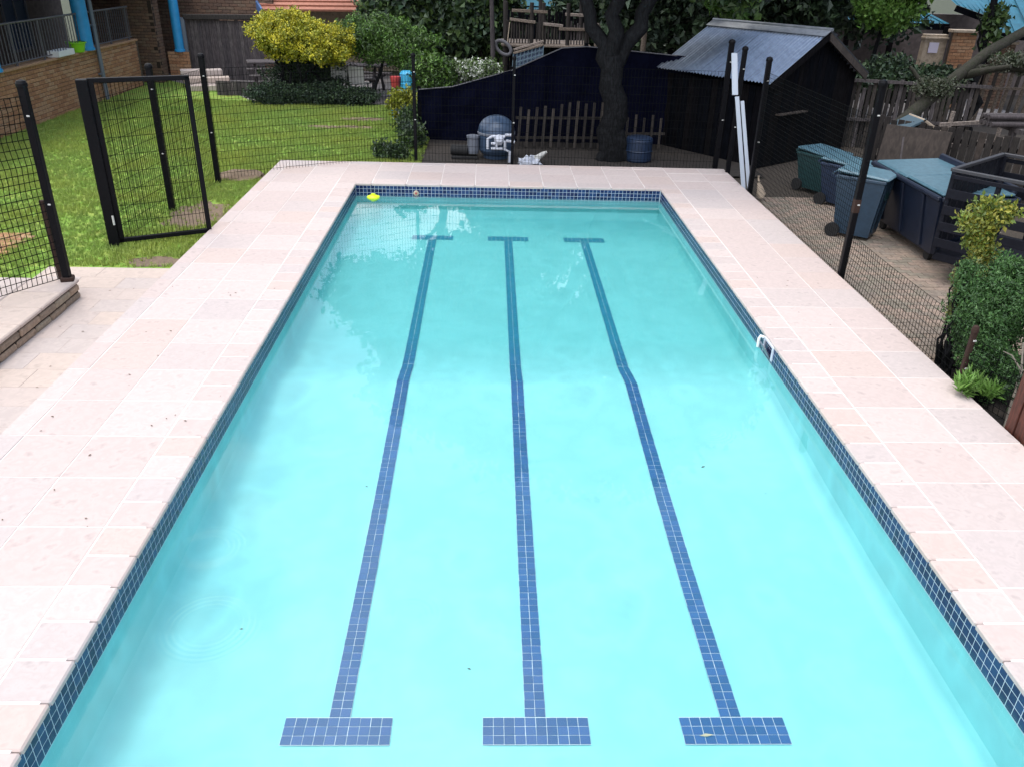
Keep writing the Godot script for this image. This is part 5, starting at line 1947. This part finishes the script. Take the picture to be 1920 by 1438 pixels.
	var f := Vector3(1.9, 1.75, -2.8)
	tree("forked_tree", "big dark forked tree trunk behind the far end of the deck", b, [[b, f, 0.27, 0.20], [b + Vector3(-0.25, -0.02, 0.1), b + Vector3(0, 0.5, 0), 0.10, 0.2], [b + Vector3(0.28, -0.02, 0.05), b + Vector3(0, 0.5, 0), 0.10, 0.2], [f - Vector3(0, 0.25, 0), Vector3(1.15, 3.1, -3.1), 0.15, 0.10], [f - Vector3(0, 0.3, 0), Vector3(2.85, 3.2, -3.2), 0.17, 0.11], [f - Vector3(0, 0.1, 0), Vector3(1.9, 3.4, -2.5), 0.16, 0.10], [Vector3(1.15, 3.1, -3.1), Vector3(-1.4, 4.6, -3.0), 0.10, 0.03], [Vector3(2.85, 3.2, -3.2), Vector3(4.8, 4.6, -3.6), 0.11, 0.03], [Vector3(1.9, 3.4, -2.5), Vector3(2.0, 6.0, -2.4), 0.10, 0.03], [Vector3(1.15, 3.1, -3.1), Vector3(0.3, 5.4, -2.6), 0.08, 0.02], [Vector3(2.85, 3.2, -3.2), Vector3(3.8, 5.8, -3.0), 0.08, 0.02]], [[Vector3(-1.3, 4.8, -3.0), Vector3(1.5, 0.9, 1.2), 1300], [Vector3(0.5, 5.5, -2.8), Vector3(1.6, 1.1, 1.4), 1500], [Vector3(2.4, 6.0, -2.8), Vector3(1.8, 1.2, 1.5), 1600], [Vector3(4.4, 5.0, -3.4), Vector3(1.6, 1.3, 1.4), 1500], [Vector3(2.0, 4.1, -4.0), Vector3(2.2, 0.7, 1.0), 1200], [Vector3(4.3, 3.15, -3.9), Vector3(0.75, 0.42, 0.5), 520], [Vector3(0.2, 3.35, -4.2), Vector3(0.9, 0.4, 0.6), 500]], "leaf", dark + mid, 2.6, 351, -0.06)
	# fresh leafy sprays hanging into view by the shed roof and the teal house
	tree("young_tree", "slender tree with bright fresh leaves behind the shed ridge", Vector3(4.75, -0.15, -6.6), [[Vector3(4.75, -0.15, -6.6), Vector3(4.7, 2.4, -6.3), 0.06, 0.03], [Vector3(4.7, 2.4, -6.3), Vector3(4.75, 3.6, -6.0), 0.03, 0.01]], [[Vector3(4.72, 2.75, -5.6), Vector3(0.42, 0.42, 0.4), 420], [Vector3(4.9, 3.5, -6.0), Vector3(0.8, 0.6, 0.7), 900]], "leaf", fresh, 1.6, 361, -0.1)
	tree("young_tree", "slender tree with bright fresh leaves beside the teal roof", Vector3(8.35, -0.15, -6.2), [[Vector3(8.35, -0.15, -6.2), Vector3(8.3, 2.2, -6.1), 0.07, 0.035], [Vector3(8.3, 2.2, -6.1), Vector3(8.4, 3.9, -6.0), 0.035, 0.01]], [[Vector3(8.25, 2.62, -6.0), Vector3(0.55, 0.5, 0.5), 1200], [Vector3(8.4, 3.5, -6.0), Vector3(0.9, 0.8, 0.8), 1700]], "leaf", fresh, 1.6, 362, -0.1)
	var tb := Vector3(-1.7, -0.14, -13.2)
	tree("tall_tree", "tall spreading tree behind the garden tables", tb, [[tb, tb + Vector3(-0.2, 4.6, 0), 0.2, 0.13], [tb + Vector3(-0.2, 4.4, 0), tb + Vector3(-2.4, 6.6, 0.4), 0.09, 0.03], [tb + Vector3(-0.2, 4.6, 0), tb + Vector3(0.9, 7.6, 0), 0.09, 0.03], [tb + Vector3(-0.2, 4.6, 0), tb + Vector3(-0.8, 8.6, 0), 0.1, 0.03]], [[tb + Vector3(-2.3, 6.7, 0.4), Vector3(1.7, 1.1, 1.3), 900], [tb + Vector3(0.6, 7.4, 0.0), Vector3(1.6, 1.3, 1.4), 900], [tb + Vector3(-0.9, 8.6, 0.0), Vector3(1.7, 1.2, 1.4), 900], [tb + Vector3(0.4, 5.6, 0.2), Vector3(1.3, 0.7, 1.1), 450]], "leaf", dark, 3.4, 365, -0.05)
	# tall trees of the neighbouring plots, right and behind
	for q in [[Vector3(10.6, -0.16, 2.8), 7.0, "tall dark tree overhanging the service yard"], [Vector3(8.6, -0.16, 8.2), 7.2, "tall dark tree beside the planting bed"], [Vector3(12.5, -0.16, -5.5), 7.5, "tall dark tree standing by the stake fence"], [Vector3(9.0, -0.14, -19.0), 9.0, "tall dark tree far behind the teal roofed house"], [Vector3(1.5, -0.14, -22.0), 9.5, "tall dark tree far behind the open shelter"]]:
		var p: Vector3 = q[0]
		var hh: float = q[1]
		tree("tall_tree", q[2], p, [[p, p + Vector3(0.1, hh * 0.5, 0), 0.24, 0.15], [p + Vector3(0.1, hh * 0.45, 0), p + Vector3(1.3, hh * 0.85, 0.3), 0.11, 0.03], [p + Vector3(0.1, hh * 0.45, 0), p + Vector3(-1.3, hh * 0.8, 0.2), 0.11, 0.03], [p + Vector3(0.1, hh * 0.5, 0), p + Vector3(0, hh * 0.95, -0.5), 0.12, 0.03]], [[p + Vector3(0, hh * 0.85, 0), Vector3(2.0, hh * 0.16, 1.9), 1000], [p + Vector3(1.3, hh * 0.66, 0.3), Vector3(1.6, hh * 0.15, 1.5), 850], [p + Vector3(-1.3, hh * 0.64, 0.2), Vector3(1.6, hh * 0.15, 1.5), 850]], "leaf", dark, 3.6, 370 + int(hh * 2), -0.1)
	# fallen mossy trunk and the bare upright beside it
	var ft := thing("fallen_tree", Vector3(8.7, 0.8, -3.3), "mossy fallen tree slanting across the yard behind the bins", "tree")
	st = mb()
	var fo := ft.position
	tube(st, [Vector3(7.5, 0.55, -2.8) - fo, Vector3(8.1, 1.0, -3.1) - fo, Vector3(8.7, 1.45, -3.3) - fo, Vector3(9.3, 1.9, -3.5) - fo, Vector3(10.2, 2.3, -3.9) - fo], [0.14, 0.125, 0.115, 0.10, 0.09], 12)
	put("trunk", st.commit(), M.mossy_bark, ft)
	st = mb()
	limb(st, Vector3(8.9, 1.5, -3.4) - fo, Vector3(9.3, 1.75, -2.6) - fo, 0.09, 0.04, 401)
	limb(st, Vector3(8.3, 1.1, -3.2) - fo, Vector3(7.9, 1.6, -3.6) - fo, 0.07, 0.03, 402)
	limb(st, Vector3(9.0, 1.62, -3.4) - fo, Vector3(10.4, 1.7, -2.9) - fo, 0.08, 0.03, 403)
	put("branches", st.commit(), M.mossy_bark, ft)
	crown(ft, [[Vector3(8.3, 1.3, -3.1), Vector3(0.45, 0.18, 0.3), 260], [Vector3(9.8, 1.75, -3.2), Vector3(0.6, 0.22, 0.3), 300]], "tiny", [Color(0.05, 0.065, 0.035), Color(0.08, 0.085, 0.06)], 1.2, 404, -0.1, 0.6, 1.6, "moss")
	tree("bare_tree", "thin upright trunk with sparse leaves behind the fallen trunk", Vector3(10.3, -0.16, -5.0), [[Vector3(10.3, -0.16, -5.0), Vector3(10.05, 2.0, -5.0), 0.10, 0.08], [Vector3(10.05, 2.0, -5.0), Vector3(9.95, 3.8, -5.0), 0.08, 0.05], [Vector3(10.05, 1.9, -5.0), Vector3(10.4, 2.7, -5.0), 0.03, 0.012], [Vector3(10.05, 1.7, -5.0), Vector3(9.7, 2.6, -4.9), 0.03, 0.012]], [[Vector3(9.95, 4.4, -5.0), Vector3(1.2, 0.9, 1.0), 1200], [Vector3(10.15, 2.25, -5.0), Vector3(0.18, 0.5, 0.18), 60]], "leaf", mid, 1.8, 411, -0.1)
	# shrubs near the far fence
	shrub("yellow_shrub", "yellow green shrub beside the left end of the black cloth", Vector3(-2.25, -0.13, -5.9), [[Vector3(-2.25, 0.32, -5.95), Vector3(0.3, 0.28, 0.25), 520]], "leaf", [Color(0.30, 0.31, 0.03), Color(0.22, 0.25, 0.03)], 1.1, 421)
	shrub("leafy_shrub", "dark green leafy shrub along the far mesh fence", Vector3(-1.95, -0.13, -4.2), [[Vector3(-2.0, 0.12, -4.6), Vector3(0.22, 0.32, 0.5), 620], [Vector3(-1.88, 0.05, -3.6), Vector3(0.2, 0.26, 0.4), 480]], "leaf", mid + dark, 1.1, 422)
	shrub("low_shrub", "small dark clump of leaves at the far deck edge", Vector3(-2.1, -0.13, -2.35), [[Vector3(-2.1, -0.02, -2.35), Vector3(0.25, 0.15, 0.2), 240], [Vector3(-2.35, 0.0, -2.45), Vector3(0.12, 0.2, 0.12), 120]], "leaf", dark + mid, 0.9, 423)
	shrub("flowering_shrub", "white flowering shrub left of the timber pole", Vector3(-0.75, -0.14, -8.0), [[Vector3(-0.95, 0.82, -8.0), Vector3(0.42, 0.22, 0.3), 420], [Vector3(-0.4, 0.78, -7.9), Vector3(0.35, 0.25, 0.3), 360]], "tiny", [Color(0.62, 0.64, 0.60), Color(0.5, 0.55, 0.45), Color(0.10, 0.16, 0.05), Color(0.08, 0.13, 0.04), Color(0.10, 0.16, 0.05)], 1.5, 424)
	shrub("leafy_shrub", "green shrub left of the white flowering shrub", Vector3(-1.75, -0.14, -7.7), [[Vector3(-1.7, 0.75, -7.7), Vector3(0.5, 0.42, 0.4), 900]], "leaf", fresh + mid, 1.2, 425)
	shrub("leafy_shrub", "dark green shrub behind the dark stake fence", Vector3(8.6, -0.16, -5.2), [[Vector3(8.3, 1.15, -5.2), Vector3(0.8, 0.4, 0.4), 1100], [Vector3(9.4, 1.05, -5.3), Vector3(0.6, 0.35, 0.4), 800]], "leaf", dark, 1.4, 426)

func tree(called: String, label: String, at_: Vector3, limbs: Array, blobs: Array, kind: String, cols: Array, size: float, sd: int, cut: float) -> void:
	var t := thing(called, at_, label, "tree")
	var st := mb()
	for i in limbs.size():
		var l = limbs[i]
		limb(st, l[0] - at_, l[1] - at_, l[2], l[3], sd * 17 + i, 0.12)
	put("trunk", st.commit(), M.bark, t)
	crown(t, blobs, kind, cols, size, sd, cut)

func shrub(called: String, label: String, at_: Vector3, blobs: Array, kind: String, cols: Array, size: float, sd: int) -> void:
	var t := thing(called, at_, label, "shrub")
	var st := mb()
	var i := 0
	for b in blobs:
		for k in 4:
			limb(st, Vector3(b[0].x - at_.x + (k - 1.5) * 0.03, 0, b[0].z - at_.z), b[0] - at_ + Vector3((k - 1.5) * b[1].x * 0.4, b[1].y * 0.3, 0), 0.014, 0.006, sd * 13 + i, 0.25, 4)
			i += 1
	put("stems", st.commit(), M.bark, t)
	crown(t, blobs, kind, cols, size, sd, -0.02, 0.6, 4.0, "foliage")

func plants_by_deck() -> void:
	struct("planting_bed", poly_sheet([Vector2(3.94, 7.0), Vector2(4.0, 6.2), Vector2(5.2, 5.9), Vector2(7.0, 6.6), Vector2(7.0, 9.0), Vector2(4.3, 8.2), Vector2(3.94, 7.62)], -0.14), M.soil)
	var fern := [Color(0.045, 0.11, 0.03), Color(0.06, 0.14, 0.035), Color(0.035, 0.085, 0.025)]
	shrub("asparagus_bush", "dense feathery green bush spilling over the fence by the deck", Vector3(4.45, -0.14, 6.7), [[Vector3(4.36, 0.5, 6.35), Vector3(0.32, 0.36, 0.4), 1800], [Vector3(4.72, 0.78, 6.6), Vector3(0.42, 0.22, 0.45), 1700], [Vector3(4.24, 0.2, 6.62), Vector3(0.2, 0.24, 0.28), 700], [Vector3(4.5, 0.86, 6.25), Vector3(0.2, 0.13, 0.2), 300], [Vector3(4.2, 0.72, 6.25), Vector3(0.13, 0.12, 0.16), 220], [Vector3(4.3, 0.1, 6.85), Vector3(0.14, 0.16, 0.2), 260], [Vector3(4.95, 0.55, 6.9), Vector3(0.35, 0.3, 0.4), 800], [Vector3(4.62, 1.02, 6.4), Vector3(0.07, 0.10, 0.07), 60], [Vector3(4.78, 1.0, 6.6), Vector3(0.1, 0.12, 0.08), 90], [Vector3(4.08, 0.45, 6.4), Vector3(0.08, 0.1, 0.1), 90], [Vector3(4.06, 0.22, 6.75), Vector3(0.06, 0.08, 0.1), 60], [Vector3(4.16, 0.86, 6.15), Vector3(0.06, 0.08, 0.06), 50], [Vector3(4.12, 0.02, 6.95), Vector3(0.08, 0.08, 0.1), 70]], "fine", fern, 0.72, 501)
	shrub("variegated_shrub", "olive green small leaved shrub at the edge of the feathery bush", Vector3(4.2, -0.14, 6.0), [[Vector3(4.3, 0.62, 6.02), Vector3(0.15, 0.24, 0.16), 420], [Vector3(4.2, 0.42, 6.2), Vector3(0.12, 0.14, 0.14), 180]], "tiny", [Color(0.14, 0.16, 0.04), Color(0.20, 0.21, 0.06), Color(0.10, 0.13, 0.03)], 0.62, 502)
	var s := thing("sapling", Vector3(4.44, -0.14, 5.8), "slender sapling with yellow green leaves in tiers above the bush", "sapling")
	var st := mb()
	var o := s.position
	limb(st, Vector3.ZERO, Vector3(4.42, 1.34, 5.8) - o, 0.022, 0.008, 601, 0.05)
	put("stem", st.commit(), M.twig, s)
	crown(s, [[Vector3(4.45, 1.30, 5.8), Vector3(0.20, 0.10, 0.16), 200], [Vector3(4.27, 1.20, 5.8), Vector3(0.08, 0.07, 0.08), 40], [Vector3(4.39, 1.14, 5.8), Vector3(0.10, 0.07, 0.10), 70], [Vector3(4.39, 0.99, 5.8), Vector3(0.13, 0.10, 0.12), 120], [Vector3(4.49, 0.89, 5.8), Vector3(0.12, 0.06, 0.10), 60], [Vector3(4.43, 0.80, 5.8), Vector3(0.10, 0.06, 0.10), 50]], "leaf", [Color(0.19, 0.21, 0.03), Color(0.13, 0.18, 0.028), Color(0.27, 0.25, 0.035), Color(0.10, 0.15, 0.035)], 0.62, 602, -0.4, 0.5, 3.0, "leaves")
	# small strappy plant on the deck edge
	var p := thing("strappy_plant", Vector3(3.92, -0.02, 7.05), "small bright green strappy plant at the deck edge", "plant")
	crown(p, [[Vector3(3.93, 0.05, 7.02), Vector3(0.13, 0.05, 0.12), 34], [Vector3(4.06, 0.04, 7.15), Vector3(0.08, 0.04, 0.08), 14]], "long", [Color(0.13, 0.26, 0.05), Color(0.18, 0.32, 0.08), Color(0.10, 0.2, 0.04)], 0.75, 603, -1.0, 0.5, 3.0, "leaves")
	var st2 := mb()
	tube(st2, [Vector3(0, -0.02, 0), Vector3(0, 0.05, 0)], [0.03, 0.02], 7)
	put("crown_base", st2.commit(), M.twig, p)
	# bare branch in the bed
	var d := thing("dead_branch", Vector3(4.1, -0.14, 7.4), "bare pale dead branch standing in the dark planting bed", "branch")
	st = mb()
	var dp := [Vector3(0, 0, 0), Vector3(0.06, 0.2, -0.1), Vector3(0.16, 0.42, -0.25), Vector3(0.2, 0.62, -0.4)]
	tube(st, dp, [0.016, 0.014, 0.011, 0.006], 6)
	put("stem", st.commit(), M.twig, d)
	st = mb()
	tube(st, [dp[2], dp[2] + Vector3(-0.06, 0.10, -0.1), dp[2] + Vector3(-0.12, 0.12, -0.14)], [0.009, 0.007, 0.004], 6)
	tube(st, [dp[2], dp[2] + Vector3(0.12, 0.06, 0.0)], [0.008, 0.004], 6)
	put("twigs", st.commit(), M.twig, d)
	shrub("yellow_shrub", "yellow leaved shrub at the right of the planting bed", Vector3(4.75, -0.14, 7.2), [[Vector3(4.62, 0.75, 7.0), Vector3(0.10, 0.14, 0.12), 120], [Vector3(4.6, 0.45, 7.3), Vector3(0.12, 0.16, 0.14), 120]], "leaf", [Color(0.28, 0.28, 0.02), Color(0.10, 0.2, 0.03)], 0.55, 604)
	shrub("leafy_shrub", "dark leafy ground shrub in the planting bed", Vector3(4.6, -0.14, 7.5), [[Vector3(4.45, 0.15, 7.45), Vector3(0.25, 0.25, 0.3), 420]], "leaf", [Color(0.03, 0.06, 0.02), Color(0.02, 0.04, 0.015)], 0.7, 605)
	# reddish timber post at the frame edge
	var w := thing("timber_screen", Vector3(3.955, -0.13, 7.66), "red brown stained timber screen at the end of the planting bed", "screen")
	for k in 4:
		st = mb()
		cbox(st, Vector3(0.03, 0.75, 0.11), 0.004, Transform3D(Basis.IDENTITY, Vector3(0.01 * (k % 2), 0.375, k * 0.118)))
		put("slat", st.commit(), M.red_wood, w)
	st = mb()
	bar(st, Vector3(0.05, 0, -0.02), Vector3(0.05, 0.8, -0.02), 0.06, 0.06, 0.005)
	put("end_post", st.commit(), M.red_wood, w)

# ---------------------------------------------------------------- small things in and round the pool
func small_things() -> void:
	# yellow floating dispenser
	var f := thing("pool_float", Vector3(-2.19, -0.172, 0.22), "yellow green floating dispenser near the far left pool corner", "float")
	var st := mb()
	lathe(st, [Vector2(0, -0.06), Vector2(0.05, -0.05), Vector2(0.09, -0.02), Vector2(0.105, 0.0), Vector2(0.10, 0.02), Vector2(0.05, 0.04), Vector2(0.0, 0.045)], 20)
	put("body", st.commit(), M.yellow_float, f)
	st = mb()
	lathe(st, [Vector2(0.035, 0.035), Vector2(0.035, 0.06), Vector2(0.0, 0.065)], 14)
	put("cap", st.commit(), M.yellow_float, f)
	# return inlet on the far wall
	var i := thing("wall_inlet", Vector3(-1.52, -0.145, 0.012), "small pinkish round inlet in the far waterline tiles", "inlet")
	st = mb()
	lathe(st, [Vector2(0.0, 0.012), Vector2(0.03, 0.012), Vector2(0.045, 0.0), Vector2(0.045, -0.006)], 16, Transform3D(Basis(Vector3.RIGHT, PI / 2), Vector3.ZERO))
	put("flange", st.commit(), M.cream, i)
	st = mb()
	lathe(st, [Vector2(0.0, 0.016), Vector2(0.015, 0.015), Vector2(0.018, 0.010)], 12, Transform3D(Basis(Vector3.RIGHT, PI / 2), Vector3.ZERO))
	put("nozzle", st.commit(), M.red_plastic, i)
	# skimmer mouth on the right wall
	var s := thing("skimmer_mouth", Vector3(2.487, -0.10, 5.95), "pale plastic skimmer mouth interrupting the right waterline tiles", "skimmer")
	for q in [[Vector3(0, 0.0, -0.13), Vector3(0.02, 0.15, 0.03)], [Vector3(0, 0.0, 0.13), Vector3(0.02, 0.15, 0.03)], [Vector3(0, 0.065, 0), Vector3(0.02, 0.03, 0.26)]]:
		st = mb()
		cbox(st, q[1], 0.005, at(q[0]))
		put("frame", st.commit(), M.pvc, s)
	st = mb()
	cbox(st, Vector3(0.012, 0.13, 0.20), 0.004, Transform3D(Basis(Vector3.BACK, 0.5), Vector3(-0.03, -0.02, -0.01)))
	put("flap", st.commit(), M.grey_plastic, s)
	st = mb()
	tube(st, [Vector3(-0.01, 0.06, -0.15), Vector3(-0.04, 0.07, -0.16), Vector3(-0.055, 0.04, -0.16), Vector3(-0.055, -0.05, -0.155)], [0.016], 8)
	put("hook", st.commit(), M.white_plastic, s)
	# fallen leaves
	var r := RandomNumberGenerator.new()
	r.seed = 88
	var lm := mb()
	tri(lm, Vector3(-0.02, 0, 0), Vector3(0, 0.003, 0.009), Vector3(0.024, 0.002, 0))
	tri(lm, Vector3(-0.02, 0, 0), Vector3(0.024, 0.002, 0), Vector3(0, 0.003, -0.009))
	var leaf := lm.commit()
	var spots := []
	for k in 26:
		spots.append(Vector3(r.randf_range(-4.9, -4.1), -0.102, r.randf_range(4.4, 9.5)))
	for k in 26:
		spots.append(Vector3(r.randf_range(-4.0, -2.55), 0.005, r.randf_range(4.5, 10.6)))
	for k in 12:
		spots.append(Vector3(r.randf_range(2.55, 3.9), 0.005, r.randf_range(4.0, 10.3)))
	for p in spots:
		var o := put("fallen_leaf", leaf, M.dead_leaf)
		o.transform = Transform3D(Basis(Vector3.UP, r.randf() * TAU).scaled(Vector3.ONE * r.randf_range(0.35, 0.85)), p)
		var terr: bool = p.y < -0.05
		tag(o, "tiny brown leaf fallen on the lower terrace" if terr else ("tiny brown leaf fallen on the left deck" if p.x < 0 else "tiny brown leaf fallen on the right deck"), "leaf", "fallen leaves on the paving")
	for q in [[Vector3(1.36, 0, 8.0), 1.0], [Vector3(-1.75, 0, 9.75), 0.6], [Vector3(-0.42, 0, 10.05), 0.6], [Vector3(-1.22, 0, 8.3), 0.6], [Vector3(1.75, 0, 8.35), 0.5]]:
		var o := put("floating_leaf", leaf, M.water_leaf)
		o.transform = Transform3D(Basis(Vector3.UP, r.randf() * TAU).scaled(Vector3.ONE * float(q[1])), Vector3(q[0].x, -0.1695, q[0].z))
		tag(o, "tiny dark leaf floating on the pool water", "leaf", "leaves floating on the pool")
	var sl := put("sunken_leaf", leaf, M.tan_leaf)
	sl.transform = Transform3D(Basis(Vector3.UP, 0.1).scaled(Vector3(2.0, 1.5, 1.2)), Vector3(0.96, floor_y(10.1) + 0.016, 10.09))
	tag(sl, "tan leaf lying on the near bar of the right lane line", "leaf")
